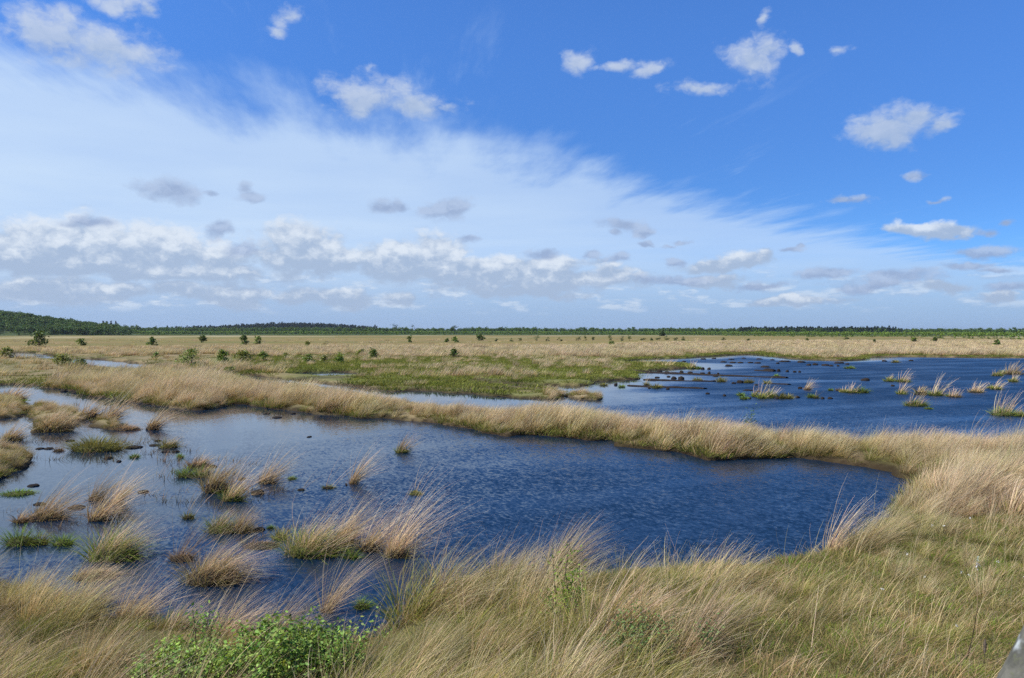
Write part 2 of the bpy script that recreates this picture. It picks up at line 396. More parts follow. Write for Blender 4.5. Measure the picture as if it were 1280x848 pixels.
def relief(X, Y):
    d = np.hypot(X, Y); az = np.degrees(np.arctan2(X, Y))
    z = .10*(fbm(X, Y, 1.6, 3, 11)-.4) + .22*(fbm(X, Y, 14, 3, 12)-.5)
    # viewing mound under the camera
    z = z + 1.9*sstep(8.2, 1.5, d)
    # far rises under the woods
    far = sstep(700, 860, d)
    hill = np.interp(az, [-60,-48,-40,-36,-33,-31,-29,-27,-25], [3,24,30,26,20,14.5,9,4,0])*sstep(860, 1080, d)
    ridge = 15*np.exp(-((az+15.5)/5.0)**2)*sstep(1500, 2300, d)
    ridge2 = 4*np.exp(-((az-21)/4.5)**2)*sstep(1300, 2000, d)
    return z + hill + ridge + ridge2 + far*1.0*(fbm(X, Y, 260, 3, 14)-.5)
def ground_z(X, Y, L=None):
    X = np.asarray(X, float); Y = np.asarray(Y, float)
    if L is None: L = land(X, Y)
    d = np.hypot(X, Y)
    up = .06 + .20*(1-np.exp(-np.maximum(L, 0)/.35)) + .10*sstep(1, 6, L)
    zl = up + relief(X, Y)*sstep(0, 1.2, L)
    zw = .05 - .65*(1-np.exp(-np.maximum(-L, 0)/.30))
    return np.where(L > 0, np.maximum(zl, .03), zw)

# zones of the moor, for the plants and the soil under them
Z_GREEN = poly([(262,452),(340,449),(430,447),(520,450),(640,450),(760,450),(900,445),(960,441.5),(980,449),(860,458),(800,464),(790,474),(760,478),(700,483),(700,500),(640,500),(560,493),(470,488),(400,481),(330,468),(270,462)])
Z_SHORT = poly([(985,735),(1060,712),(1110,700),(1160,690),(1210,668),(1290,640),(1500,640),(1500,1500),(830,1500),(905,860),(960,790)])
Z_OLIVE = poly([(330,1500),(330,840),(440,800),(500,775),(570,745),(640,742),(700,760),(860,730),(960,720),(985,750),(900,850),(900,1500)])
def zones(X, Y):
    d = np.hypot(X, Y)
    near = d < 140
    n = fbm(X, Y, 3.0, 3, 21)-.5
    def soft(P, w):
        r = np.zeros(X.shape); m = d < 330
        r[m] = sstep(w, -w, sdf(X[m], Y[m], P)+n[m]*w*2.0); return r
    return soft(Z_GREEN, 3.0), soft(Z_SHORT, .9), soft(Z_OLIVE, .9)

# ------------------------------------------------------------------ ground: one sheet, out past the horizon
A = np.array
def soil(X, Y, L):
    d = np.hypot(X, Y); az = np.degrees(np.arctan2(X, Y)); zg, zs, zo = zones(X, Y)
    c = np.empty(X.shape+(3,)); c[:] = (.235, .185, .098)           # thatch of dead grass
    def blend(w, col):
        c[:] = c*(1-w[..., None]) + A(col)*w[..., None]
    n = fbm(X, Y, 2.2, 4, 31); nb = fbm(X, Y, 25, 3, 33)
    blend(sstep(34, 24, d)*.85, (.115, .090, .048))  # near ground: wet brown, with shade of the hollows between tussocks painted in
    blend(sstep(.45, .7, n)*.7, (.105, .105, .036))
    blend(zg*.9, (.150, .165, .052))
    blend(zg*sstep(.54, .66, fbm(X, Y, 9, 3, 35))*.8, (.215, .18, .085))
    blend(zs*.85, (.170, .160, .062))
    blend(zs*sstep(.50, .64, fbm(X, Y, .9, 3, 36))*.8, (.27, .215, .125))
    blend(zs*sstep(.54, .70, fbm(X, Y, 1.5, 3, 37))*.8, (.105, .125, .034))
    blend(zo*.6, (.13, .13, .045))
    # far moor: sedge lawns, ochre, then paler strips before the wood
    far = sstep(185, 235, d)*sstep(60, 24, az)
    blend(far*.9, (.220, .178, .060))
    blend(far*sstep(.48, .60, fbm(X, Y*2.2, 60, 3, 38))*.7, (.145, .145, .048))
    blend(far*sstep(.52, .62, fbm(X*.6, Y*1.6, 35, 3, 43))*.6, (.235, .165, .075))
    blend(sstep(150, 190, d)*sstep(235, 195, d)*.55, (.31, .25, .15))
    strip = sstep(.56, .60, fbm(X*.35, Y, 60, 2, 39))*sstep(480, 540, d)
    blend(strip*.7, (.42, .36, .22))
    blend(sstep(820, 870, d), (.06, .085, .03))
    # bare wet peat at the water's edge and under it
    e = sstep(.40, .0, L-.5*(n-.5))
    blend(e*.95, (.034, .024, .014))
    gp_ = sstep(60, 90, d)*sstep(.42, .60, fbm(X, Y, 5, 3, 40))*sstep(3.0, .8, L)*(L > 0)
    blend(gp_*.7, (.045, .034, .022))
    pt = zg*sstep(.60, .66, fbm(X*.5, Y*1.2, 7, 3, 41))*.7
    blend(pt, (.06, .046, .028))
    return np.clip(c, 0, 1)
vrows = np.concatenate([np.arange(860, 560, -1.6), np.arange(560, 500, -1.0), np.arange(500, 440, -.55), np.arange(440, 419.2, -.5)])
drows = np.concatenate([np.geomspace(.6, 8.6, 26), H*F/(vrows-VH), np.geomspace(960, 3200, 70), np.geomspace(3500, 14000, 10)])
drows = np.unique(drows.round(4))
azs = np.radians(np.concatenate([np.arange(-180, -46, 3.), np.arange(-46, 46.01, .17), np.arange(48, 180, 3.)]))
DD, AA = np.meshgrid(drows, azs, indexing='ij')
GX, GY = DD*np.sin(AA), DD*np.cos(AA)
GL = land(GX, GY); GZ = ground_z(GX, GY, GL)
nr, na = DD.shape
idx = np.arange(nr*na).reshape(nr, na); nxt = np.roll(idx, -1, 1)
quads = np.stack([idx[:-1], nxt[:-1], nxt[1:], idx[1:]], -1).reshape(-1, 4)[:, ::-1]
gv = np.stack([GX, GY, GZ], -1).reshape(-1, 3)
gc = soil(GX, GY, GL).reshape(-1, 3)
cen = len(gv); gv = np.vstack([gv, [0, 0, GZ[0].mean()]]); gc = np.vstack([gc, gc[0]])
fan = np.stack([np.full(na, cen), nxt[0], idx[0]], -1)
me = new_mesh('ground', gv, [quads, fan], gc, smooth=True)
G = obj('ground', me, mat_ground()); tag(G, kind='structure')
if me.polygons[len(quads)//2].normal.z < 0: me.flip_normals()

# ------------------------------------------------------------------ water: laid where the ground drops under it
def ripple(X, Y):
    d = np.hypot(X, Y); L = land(X, Y); u = 640+F*X/np.maximum(Y, 1)
    a = np.ones(X.shape)
    nearp = d < 62
    calm = .15+.85*sstep(-12, 4, X-.10*(Y-25))
    a = np.where(nearp & (sdf(X, Y, NEAR_POND) < 1), calm, a)
    lee = 1-.85*sstep(9., 1.0, -L)*sstep(40, 52, d)
    a = a*lee
    a = np.where(d >= 36, a*np.where(sdf(X, Y, FAR_POND) < 1, .22+.78*sstep(-2, 17, X-.14*(Y-45)+5*(fbm(X, Y, 9, 3, 51)-.5)), 1), a)
    cal2 = sstep(.50, .62, fbm(X*.35, Y, 7, 3, 52))*sstep(60, 75, d)*sstep(40, 22, X)
    a = a*(1-.6*cal2)
    return np.clip(a, .10, 1)
wm = (GL < .8) & (DD < 420) & (DD > 7)
fm = (wm[:-1] | wm[1:] | np.roll(wm, -1, 1)[:-1] | np.roll(wm, -1, 1)[1:])
wq = np.stack([idx[:-1], nxt[:-1], nxt[1:], idx[1:]], -1)[fm]
use = np.unique(wq); remap = np.full(nr*na, -1); remap[use] = np.arange(len(use))
wx, wy = GX.ravel()[use], GY.ravel()[use]
rip = ripple(wx, wy); wd_ = np.hypot(wx, wy)
wme = new_mesh('water', np.stack([wx, wy, np.zeros(len(use))], -1), remap[wq][:, ::-1], np.stack([rip*np.clip(1-(wd_-40)/90, .55, 1), .05+(.17+.17*sstep(30, 60, wd_))*rip, sstep(30, 60, wd_)], -1), smooth=True, cname='ripple')
W = obj('water', wme, mat_water()); tag(W, kind='structure')
if wme.polygons[0].normal.z < 0: wme.flip_normals()

# ------------------------------------------------------------------ plants: shape makers (arrays only)
M_BLADE = mat_blades('grass_blades'); M_TUFT = mat_blades('tussock_blades', patch=False)
M_LEAF = mat_leaf('leaves'); M_WOODL = mat_leaf('wood_leaves', trans=.15, gloss=.03)
M_BARK = mat_plain('bark', (.11, .085, .06), scale=30)
M_PEAT = mat_plain('peat', (.026, .020, .015), var=.5, scale=14, bump=.8)
M_MOSS = mat_plain('mossy_peat', (.050, .048, .018), var=.6, scale=18, bump=.8, col2=(.10, .115, .03))
WIND = A([.97, .22])
STRAW, PALE, BROWN, OLIVE, GREEN, FRESH = A([.50,.365,.205]), A([.64,.505,.345]), A([.30,.195,.10]), A([.25,.225,.065]), A([.135,.165,.036]), A([.175,.275,.034])
class Bag:
    def __init__(s): s.v = []; s.q = []; s.t = []; s.c = []; s.n = 0
    def add(s, v, c, q=None, t=None):
        s.v.append(v); s.c.append(np.broadcast_to(c, v.shape))
        if q is not None: s.q.append(q+s.n)
        if t is not None: s.t.append(t+s.n)
        s.n += len(v); return s
    def mesh(s, name, smooth=False):
        f = [np.concatenate(x) for x in (s.q, s.t) if x]
        return new_mesh(name, np.concatenate(s.v), f, np.concatenate(s.c), smooth)
def blades(bag, rng, n, rx, ry, L, spread, wind, bend, width, base, tip, segs=4, dome=0., cvar=.18, up=.0, wdir=WIND, rho0=0.):
    rho = np.sqrt(rng.random(n)*(1-rho0)+rho0); psi = rng.random(n)*2*np.pi
    o = np.stack([np.cos(psi), np.sin(psi)], -1)
    root = np.stack([rx*rho*o[:,0], ry*rho*o[:,1], dome*(1-rho**2)-.02], -1)
    b = o*(spread*rho)[:,None] + wdir*(wind*(.55+.9*rng.random(n)))[:,None] + rng.normal(0, .13, (n,2))
    th0 = np.linalg.norm(b, axis=1); h = b/np.maximum(th0, 1e-6)[:,None]; th0 = np.minimum(th0, 1.35)
    # the bend is down the wind as well
    th1 = np.minimum(th0 + bend*(.45+1.1*rng.random(n)), 2.2)
    ln = L[0]+(L[1]-L[0])*rng.random(n)**.8
    h = h + wdir*.0
    pts = [root]; p = root.copy()
    for k in range(segs):
        t = (k+.5)/segs; th = th0+(th1-th0)*t**1.3
        hk = h*(1-.5*t*min(wind*2, 1)) + wdir*(.5*t*min(wind*2, 1)); hk /= np.linalg.norm(hk, axis=1)[:,None]
        p = p + np.concatenate([hk*np.sin(th)[:,None], np.cos(th)[:,None]], 1)*(ln/segs)[:,None]
        pts.append(p.copy())
    pts = np.stack(pts, 1)
    a = rng.random(n)*np.pi; side = np.stack([np.cos(a), np.sin(a), np.zeros(n)], -1)
    tt = np.linspace(0, 1, segs+1); wd = width*(1-.82*tt**1.4)
    wd = wd[None,:,None]*(.7+.6*rng.random(n))[:,None,None]*side[:,None,:]
    v = np.stack([pts-wd*.5, pts+wd*.5], 2).reshape(-1, 3)
    c = A(base)[None,None]*(1-tt)[None,:,None]+A(tip)[None,None]*tt[None,:,None]
    c = c*(1+cvar*rng.normal(0, 1, (n,1,1)))*(1+.06*rng.normal(0, 1, (n,1,3)))
    c = np.repeat(np.clip(np.broadcast_to(c, (n, segs+1, 3)), .01, .8), 2, 1).reshape(-1, 3)
    i = (np.arange(n)*(segs+1)*2)[:,None]+(np.arange(segs)*2)[None]
    q = np.stack([i, i+1, i+3, i+2], -1).reshape(-1, 4)
    return bag.add(v, c, q)
def leafs(bag, rng, P, size, col, cvar=.22, flat=.5, elong=1.5):
    n = len(P)
    a = rng.normal(0, 1, (n,3)); a[:,2] *= flat; a /= np.linalg.norm(a, axis=1)[:,None]
    nrm = rng.normal(0, 1, (n,3)); nrm[:,2] = np.abs(nrm[:,2])+.5
    b = np.cross(nrm, a); b /= np.linalg.norm(b, axis=1)[:,None]
    s = size*(.6+.8*rng.random(n))[:,None]
    v = np.stack([P, P+a*s*.55*elong/1.5+b*s*.34, P+a*s*elong/1.5*1.2, P+a*s*.55*elong/1.5-b*s*.34], 1).reshape(-1, 3)
    c = A(col)*(1+cvar*rng.normal(0, 1, (n,1)))*(1+.07*rng.normal(0, 1, (n,3)))
    q = (np.arange(n)*4)[:,None]+np.arange(4)[None]
    return bag.add(v, np.repeat(np.clip(c, .005, .7), 4, 0), q)
def tube(bag, pts, radii, col, k=5):
    pts = A(pts, float); m = len(pts); vs = []
    for i in range(m):
        t = pts[min(i+1, m-1)]-pts[max(i-1, 0)]; t /= np.linalg.norm(t)+1e-9
        x = np.cross(t, [0, 1, .3]); x /= np.linalg.norm(x)+1e-9; y = np.cross(t, x)
        an = np.arange(k)*2*np.pi/k
        vs.append(pts[i]+radii[i]*(np.cos(an)[:,None]*x+np.sin(an)[:,None]*y))
    v = np.concatenate(vs)
    q = [[i*k+j, i*k+(j+1)%k, (i+1)*k+(j+1)%k, (i+1)*k+j] for i in range(m-1) for j in range(k)]
    return bag.add(v, A(col), A(q))
def mound_mesh(name, rng, rx, ry, h, rough=.22, nu=14, nv=6, below=.25):
    """a lump of peat: flat-footed, uneven, going on down into the water"""
    ph = np.linspace(0, 2*np.pi, nu, endpoint=False); vs = []
    off = rng.random(2)*50
    for j in range(nv+1):
        t = j/nv
        rr = np.cos(t*np.pi/2*.94)**.55; z = h*np.sin(t*np.pi/2)
        if j == 0: z = -below; rr = 1.08
        k = 1+rough*2*(fbm(off[0]+np.cos(ph)*1.2*rr, off[1]+np.sin(ph)*1.2*rr+t, .7, 3, 5)-.5)
        zz = z*(1+rough*1.6*(fbm(off[1]+np.cos(ph)*2*rr, off[0]+np.sin(ph)*2*rr, .6, 2, 7)-.5)) if j else np.full(nu, z)
        vs.append(np.stack([rx*rr*k*np.cos(ph), ry*rr*k*np.sin(ph), zz], -1))
    v = np.concatenate(vs+[A([[0, 0, h]])])
    q = A([[j*nu+i, j*nu+(i+1)%nu, (j+1)*nu+(i+1)%nu, (j+1)*nu+i] for j in range(nv) for i in range(nu)])
    t = A([[nv*nu+i, nv*nu+(i+1)%nu, len(v)-1] for i in range(nu)])
    return new_mesh(name, v, [q, t], smooth=True)

# ------------------------------------------------------------------ clump kinds for the grass that nobody could count
PROTO = bpy.data.collections.new('grass kinds')      # not in the scene: only the source of the instances
KIND = {}
def proto(kind, i, bag, mat):
    me = bag.mesh('grass_clump'); me.materials.append(mat)
    o = bpy.data.objects.new('clump.%03d' % len(PROTO.objects), me); PROTO.objects.link(o)
    KIND.setdefault(kind, []).append(len(PROTO.objects)-1)
for i in range(8):      # tall dead moor grass, near
    r = np.random.default_rng(100+i); b = Bag(); br = r.random(); tall = .75+.25*(i % 4)/1.5
    blades(b, r, 120, .20, .19, (.60*tall, 1.18*tall), .32, .50, .55, .0050, STRAW*.9, PALE*1.05, 6)
    blades(b, r, 110, .27, .25, (.35, .75), .62, .50, .85, .0055, BROWN*(.8+.6*br), STRAW*1.05, 5)
    blades(b, r, 130, .28, .26, (.22, .52), .80, .25, .70, .0060, OLIVE*.7, (OLIVE*1.3 if i % 3 else STRAW), 4)
    blades(b, r, 90, .33, .31, (.15, .36), 1.1, .20, .70, .0065, BROWN*.8, STRAW*.85, 3)
    proto('tall', i, b, M_BLADE)
for i in range(6):      # olive, half green, drooping
    r = np.random.default_rng(140+i); b = Bag()
    blades(b, r, 60, .20, .20, (.5, 1.0), .40, .45, .6, .0048, STRAW, PALE*1.05, 6)
    blades(b, r, 250, .30, .28, (.32, .72), .80, .35, 1.0, .0055, GREEN*1.15, OLIVE*(1.5 if i % 2 else 1.3), 5)
    blades(b, r, 90, .30, .28, (.28, .66), .80, .40, .95, .0055, BROWN, STRAW*1.05, 5)
    proto('olive', i, b, M_BLADE)
for i in range(6):      # short sward with dead stuff in it
    r = np.random.default_rng(180+i); b = Bag(); gk = i % 3
    blades(b, r, 150, .38, .38, (.04, .13), .5, .12, .9, .0060, OLIVE*.7, OLIVE*1.2 if gk == 1 else GREEN*1.35, 3)
    blades(b, r, 95, .42, .42, (.05, .19), 1.5, .05, .9, .0055, BROWN*.8, STRAW*(.65+.12*i), 3, dome=.03)
    if gk == 0 and i < 3: blades(b, r, 60, .13, .13, (.08, .20), .6, .2, .7, .006, FRESH*.8, FRESH*1.2, 3)
    if gk == 1: blades(b, r, 12, .3, .3, (.25, .55), .5, .5, .5, .004, STRAW, PALE, 4)
    proto('short', i, b, M_BLADE)
for i in range(6):      # the bank, 25 to 65 m off
    r = np.random.default_rng(220+i); b = Bag(); br = r.random()
    blades(b, r, 75, .30, .28, (.60, 1.15), .30, .48, .45, .013, STRAW*.9, PALE, 4)
    blades(b, r, 60, .36, .32, (.35, .75), .60, .40, .75, .014, BROWN*(.9+.5*br), STRAW, 3)
    blades(b, r, 50, .38, .34, (.22, .50), .70, .30, .7, .015, OLIVE*.75, OLIVE*1.25, 3)
    proto('tall_mid', i, b, M_BLADE)
for i in range(4):
    r = np.random.default_rng(250+i); b = Bag()
    blades(b, r, 60, .42, .40, (.12, .34), .8, .3, .8, .018, GREEN*.95, OLIVE*1.0+FRESH*.12, 3)
    blades(b, r, 24, .42, .40, (.12, .40), .8, .4, .8, .016, BROWN, STRAW, 3)
    proto('low_mid', i, b, M_BLADE)
for i in range(5):      # moor 65 to 170 m off
    r = np.random.default_rng(280+i); b = Bag()
    blades(b, r, 46, .55, .5, (.50, 1.0), .30, .48, .45, .034, STRAW*.9, PALE*.98, 3)
    blades(b, r, 26, .60, .6, (.25, .55), .60, .40, .7, .040, OLIVE*.9, STRAW*.9, 3)
    proto('tall_far', i, b, M_BLADE)
for i in range(3):
    r = np.random.default_rng(300+i); b = Bag()
    blades(b, r, 50, .9, .9, (.12, .32), .8, .3, .8, .050, GREEN*.95, OLIVE*.95+FRESH*.12, 2)
    proto('low_far', i, b, M_BLADE)
for i in range(4):      # moor beyond 170 m
    r = np.random.default_rng(320+i); b = Bag()
    blades(b, r, 44, 1.3, 1.3, (.35, .85), .25, .40, .45, .10, STRAW*.95, PALE*.92, 2)
    proto('tall_remote', i, b, M_BLADE)
def crown(bag, r, h, w, n, size, col, base=.25):
    """leaf clumps gathered on a few limbs, uneven outline"""
    k = max(5, int(n/40)); cs = []
    for j in range(k):
        t = base+(1-base)*r.random()**.85
        rad = w*.5*math.sin(math.pi*min(1, (t-base)/(1-base)*.80+.18))**.7
        a = r.random()*6.283; q = rad*(.35+.65*r.random())
        cs.append([q*math.cos(a), q*math.sin(a), h*t*.95])
    cs = A(cs); pick = r.integers(0, k, n)
    P = cs[pick]+r.normal(0, 1, (n,3))*A([w*.13, w*.13, h*.075])
    tone = (.75+.5*r.random(k))[pick]
    for s in range(3):
        m = (r.integers(0, 3, n) == s)
        if m.any(): leafs(bag, r, P[m], size, A(col)*tone[m].mean()*(.85+.15*s))
for i in range(5):      # broadleaf trees of the far wood
    r = np.random.default_rng(350+i); b = Bag(); h = 8+2.5*r.random()
    tube(b, [(0,0,-.5),(.1,0,h*.3),(0,.1,h*.7)], [.20,.15,.05], (.10,.08,.06), 5)
    crown(b, r, h, h*.75, 260, 1.15, (.105,.165,.032) if i % 2 else (.080,.140,.030), .10)
    proto('broadleaf', i, b, M_WOODL)
for i in range(4):      # young birches
    r = np.random.default_rng(370+i); b = Bag(); h = 3.0+1.6*r.random()
    tube(b, [(0,0,-.3),(.05,0,h*.4),(0,.05,h*.8)], [.06,.05,.02], (.2,.18,.15), 4)
    crown(b, r, h, h*.62, 110, .62, (.165,.245,.045), .08)
    proto('young_birch', i, b, M_WOODL)
for i in range(4):      # spruces
    r = np.random.default_rng(390+i); b = Bag(); h = 12+4*r.random()
    tube(b, [(0,0,-.5),(0,0,h*.5),(0,0,h)], [.22,.14,.03], (.07,.05,.04), 5)
    n = 230; t = r.random(n)**.8; rad = (1-t)**.8*h*.21*(.4+.7*r.random(n)); a = r.random(n)*6.283
    P = np.stack([rad*np.cos(a), rad*np.sin(a), h*(.06+.94*t)-rad*.35], -1)
    leafs(b, r, P, 1.5, (.034,.054,.032), flat=.6)
    proto('spruce', i, b, M_WOODL)

for i in range(4):      # a few thin stems standing in the shallows
    r = np.random.default_rng(420+i); b = Bag()
    blades(b, r, 9, .28, .25, (.10, .38), .5, .4, .5, .010, BROWN*.6, STRAW*.8, 3)
    blades(b, r, 14, .30, .10, (.06, .22), 2.2, .1, 1.2, .016, BROWN*.25, BROWN*.5, 2)
    proto('stems', i, b, M_BLADE)
def scatter_group():
    ng = bpy.data.node_groups.new('scatter', 'GeometryNodeTree')
    ng.interface.new_socket('Geometry', in_out='INPUT', socket_type='NodeSocketGeometry')
    ng.interface.new_socket('Geometry', in_out='OUTPUT', socket_type='NodeSocketGeometry')
    gi = ng.nodes.new('NodeGroupInput'); go = ng.nodes.new('NodeGroupOutput')
    ci = ng.nodes.new('GeometryNodeCollectionInfo'); ci.inputs['Collection'].default_value = PROTO
    ci.inputs['Separate Children'].default_value = True; ci.inputs['Reset Children'].default_value = True
    iop = ng.nodes.new('GeometryNodeInstanceOnPoints')
    def na(name, ty):
        n = ng.nodes.new('GeometryNodeInputNamedAttribute'); n.data_type = ty; n.inputs['Name'].default_value = name
        return next(o for o in n.outputs if o.enabled and o.name == 'Attribute')
    L = ng.links
    L.new(gi.outputs[0], iop.inputs['Points']); L.new(ci.outputs[0], iop.inputs['Instance'])
    iop.inputs['Pick Instance'].default_value = True
    L.new(na('pick', 'INT'), iop.inputs['Instance Index'])
    er = ng.nodes.new('FunctionNodeEulerToRotation'); L.new(na('rot', 'FLOAT_VECTOR'), er.inputs[0])
    L.new(er.outputs[0], iop.inputs['Rotation']); L.new(na('scl', 'FLOAT_VECTOR'), iop.inputs['Scale'])
    L.new(iop.outputs[0], go.inputs[0])
    return ng
SCATTER = scatter_group()
def stuff(name, label, cat, P, pick, scl, rotz, tilt=None):
    n = len(P); me = bpy.data.meshes.new(name); me.vertices.add(n); me.vertices.foreach_set('co', np.asarray(P, np.float32).ravel())
    a = me.attributes.new('pick', 'INT', 'POINT'); a.data.foreach_set('value', np.asarray(pick, np.int32))
    a = me.attributes.new('scl', 'FLOAT_VECTOR', 'POINT'); a.data.foreach_set('vector', np.asarray(scl, np.float32).ravel())
    rot = np.zeros((n,3), np.float32); rot[:,2] = rotz
    if tilt is not None: rot[:,1] = tilt
    a = me.attributes.new('rot', 'FLOAT_VECTOR', 'POINT'); a.data.foreach_set('vector', rot.ravel())
    o = obj(name, me); m = o.modifiers.new('scatter', 'NODES'); m.node_group = SCATTER
    return tag(o, label, cat, kind='stuff')
def fan_points(rng, n, d0, d1, a0=-43, a1=43):
    d = np.sqrt(d0*d0+rng.random(n)*(d1*d1-d0*d0)); a = np.radians(a0+(a1-a0)*rng.random(n))
    return d*np.sin(a), d*np.cos(a)
def choose(rng, kind, n): return rng.choice(KIND[kind], n)
def plant(rng, X, Y, L, kinds, size, vary=.22, flat=None):
    n = len(X); Z = ground_z(X, Y, L)-.015
    pick = np.zeros(n, int); kk = np.array(kinds)
    for k in set(kinds):
        m = kk == k; pick[m] = choose(rng, k, m.sum())
    s = size*(1+vary*rng.normal(0, 1, n)).clip(.55, 1.6)
    sc = np.stack([s*rng.choice([1], n), s*rng.choice([-1, 1], n), s*(.85+.3*rng.random(n))], -1)
    return np.stack([X, Y, Z], -1), pick, sc, rng.normal(0, .42, n)

# near shore and the slope below the mound, 6 to 25 m: tussocks standing a stride apart, lower stuff between
SHRUBS = [gp(225, 878), gp(285, 874), gp(338, 874), gp(390, 874), gp(425, 872)]
def clear_of_shrubs(X, Y, rad=.46):
    k = np.ones(X.shape, bool)
    for (sx, sy) in SHRUBS: k &= np.hypot(X-sx, (Y-sy+.35)*.75) > rad
    return k
def jitter_grid(rng, cell, x0, x1, y0, y1):
    gx, gy = np.meshgrid(np.arange(x0, x1, cell), np.arange(y0, y1, cell)); n = gx.size
    return gx.ravel()+(rng.random(n)-.5)*cell*.95, gy.ravel()+(rng.random(n)-.5)*cell*.95
rng = np.random.default_rng(7)
X, Y = jitter_grid(rng, .52, -17, 19, 6.2, 25.5); L = land(X, Y)
d = np.hypot(X, Y); U = 640+F*X/Y
k = (L > .02) & (np.abs(X) < Y*1.02) & ~((Y > 20) & (X < 9)) & clear_of_shrubs(X, Y)
X, Y, L, U = X[k], Y[k], L[k], U[k]; zg, zs, zo = zones(X, Y); n = len(X)
cl = fbm(X, Y, 1.5, 2, 61); c2 = fbm(X, Y, 3.2, 2, 66); q = rng.random(n)
kinds = np.where(q < .12+.60*zo+.22*(c2 > .50), 'olive', 'tall')
shore = L < .9
kinds = np.where(shore & (rng.random(n) < .65), 'tall', kinds)
keep = np.where(zs > .5, q < .05+.42*(cl > .56), (cl > .41) | (q < .26))
left = (U < 480) & (Y < 15)
keep &= ~(left & (L < 1.6) & (rng.random(n) < .32))
sz = np.where(kinds == 'tall', .84, .88)*(.72+.5*cl)
sz = np.where(left & (L < 2.2), sz*np.where(U < 90, .95, .50+.60*rng.random(n)**1.6), sz)
sz = np.where(zs > .5, sz*.60, sz)
sz = np.where((U > 1030) & (L < 2.5), sz*.78, sz)
sz = np.where((L < 1.1) & (U > 480) & (c2 > .50) & (zs < .5), sz*1.30, sz)
X, Y, L, kinds, sz = X[keep], Y[keep], L[keep], kinds[keep], sz[keep]
stuff('shore_grass', 'long wind-blown straw-coloured grass mixed with green along the near shore', 'grass', *plant(rng, X, Y, L, kinds, sz))
# sward on the open slope
X, Y = fan_points(rng, 11000, 6.2, 22, -46, 46); L = land(X, Y); zg, zs, zo = zones(X, Y)
k = (L > .05) & (rng.random(len(X)) < .75+.25*zs) & ~((Y > 20) & (X < 9)) & clear_of_shrubs(X, Y, .40); X, Y, L = X[k], Y[k], L[k]
stuff('turf', 'short green and straw turf with moss on the slope at lower right', 'turf', *plant(rng, X, Y, L, ['short']*len(X), np.where(zs[k] > .5, .95, .72)))
# the bank between the two ponds, with the islands
X, Y = fan_points(rng, 60000, 19, 66, -46, 46); L = land(X, Y); zg, zs, zo = zones(X, Y)
k = (L > .05) & ((Y > 20.0) | (X > 9)) & (zg < .5); k &= ~((Y < 25.5) & (X < 3) & (X > -3))
d = np.hypot(X, Y); cl = fbm(X, Y, 2.2, 3, 62)
k &= rng.random(len(X)) < np.where(d < 40, .88, .66)*sstep(.30, .50, cl+.10)
k &= ~((sdf(X, Y, FAR_POND) < 4.5) & (X < -3) & (rng.random(len(X)) < .6))
X, Y, L, cl = X[k], Y[k], L[k], cl[k]
edge = L < .55
kinds = np.where(rng.random(len(X)) < np.where(edge, .62, .20+.35*(cl < .42)), 'low_mid', 'tall_mid')
sf = sdf(X, Y, FAR_POND); behind = sstep(5.5, 1.0, sf)*sstep(-2, -6, X-4)+.45*sstep(3., .6, sf)*sstep(-6, 0, X-4)
sz = np.where(kinds == 'tall_mid', .86-.25*sstep(1.2, .3, L), 1.0)*(.42+1.0*cl)*(1-.62*behind)*np.where((X > 8) & (Y < 30), .80, 1)*np.where((Y < 47) & (X < -13) & (L < 3) & (np.minimum.reduce([sdf(X, Y, ISLANDS[i]) for i in (0, 1, 3, 4)]) < .4), .55, 1)
stuff('bank_grass', 'dense band of pale wind-bent grass on the bank between the ponds', 'grass', *plant(rng, X, Y, L, kinds, sz))
# the moor beyond
X, Y = fan_points(rng, 62000, 48, 175, -40, 40); L = land(X, Y); zg, zs, zo = zones(X, Y); d = np.hypot(X, Y)
cl = fbm(X, Y, 6, 3, 63); k = (L > .15) & ~((zg < .5) & (d < 66) & (L < 8) & (Y < 40)); k &= rng.random(len(X)) < .25+.75*sstep(.35, .55, cl+.15)
pl = np.minimum.reduce([np.hypot(X-P[:,0].mean(), (Y-P[:,1].mean()+8)*.42)-(np.ptp(P[:,0])*.5+1.5) for P in POOLS[:3]])
k &= (pl > 0) | (rng.random(len(X)) < .06)
X, Y, L, zg, cl, d = X[k], Y[k], L[k], zg[k], cl[k], d[k]
ptall = np.where(zg > .5, .03+.14*sstep(.52, .62, cl), .12+.62*sstep(.42, .58, cl))*sstep(.5, 2.5, L)
kinds = np.where(rng.random(len(X)) < ptall, 'tall_far', 'low_far')
stuff('moor_grass', 'pale tufted grass and green lawns on the moor behind the bank', 'grass', *plant(rng, X, Y, L, kinds, np.where(kinds == 'tall_far', (.60+.55*fbm(X, Y, 9, 2, 67))*np.where(zg > .5, .72, 1), .85)))
X, Y = fan_points(rng, 30000, 150, 420, -40, 40); L = land(X, Y); d = np.hypot(X, Y); cl = fbm(X, Y*1.8, 22, 3, 64); az = np.degrees(np.arctan2(X, Y))
lim = np.interp(az, [-40, 5, 16, 40], [205, 215, 330, 420])
k = (L > .5) & (rng.random(len(X)) < np.where(d < lim, .85, 0.004+.05*sstep(.56, .62, cl)))
X, Y, L = X[k], Y[k], L[k]
stuff('distant_grass', 'hazy tan grass on the distant flat moor', 'grass', *plant(rng, X, Y, L, ['tall_remote']*len(X), .70))

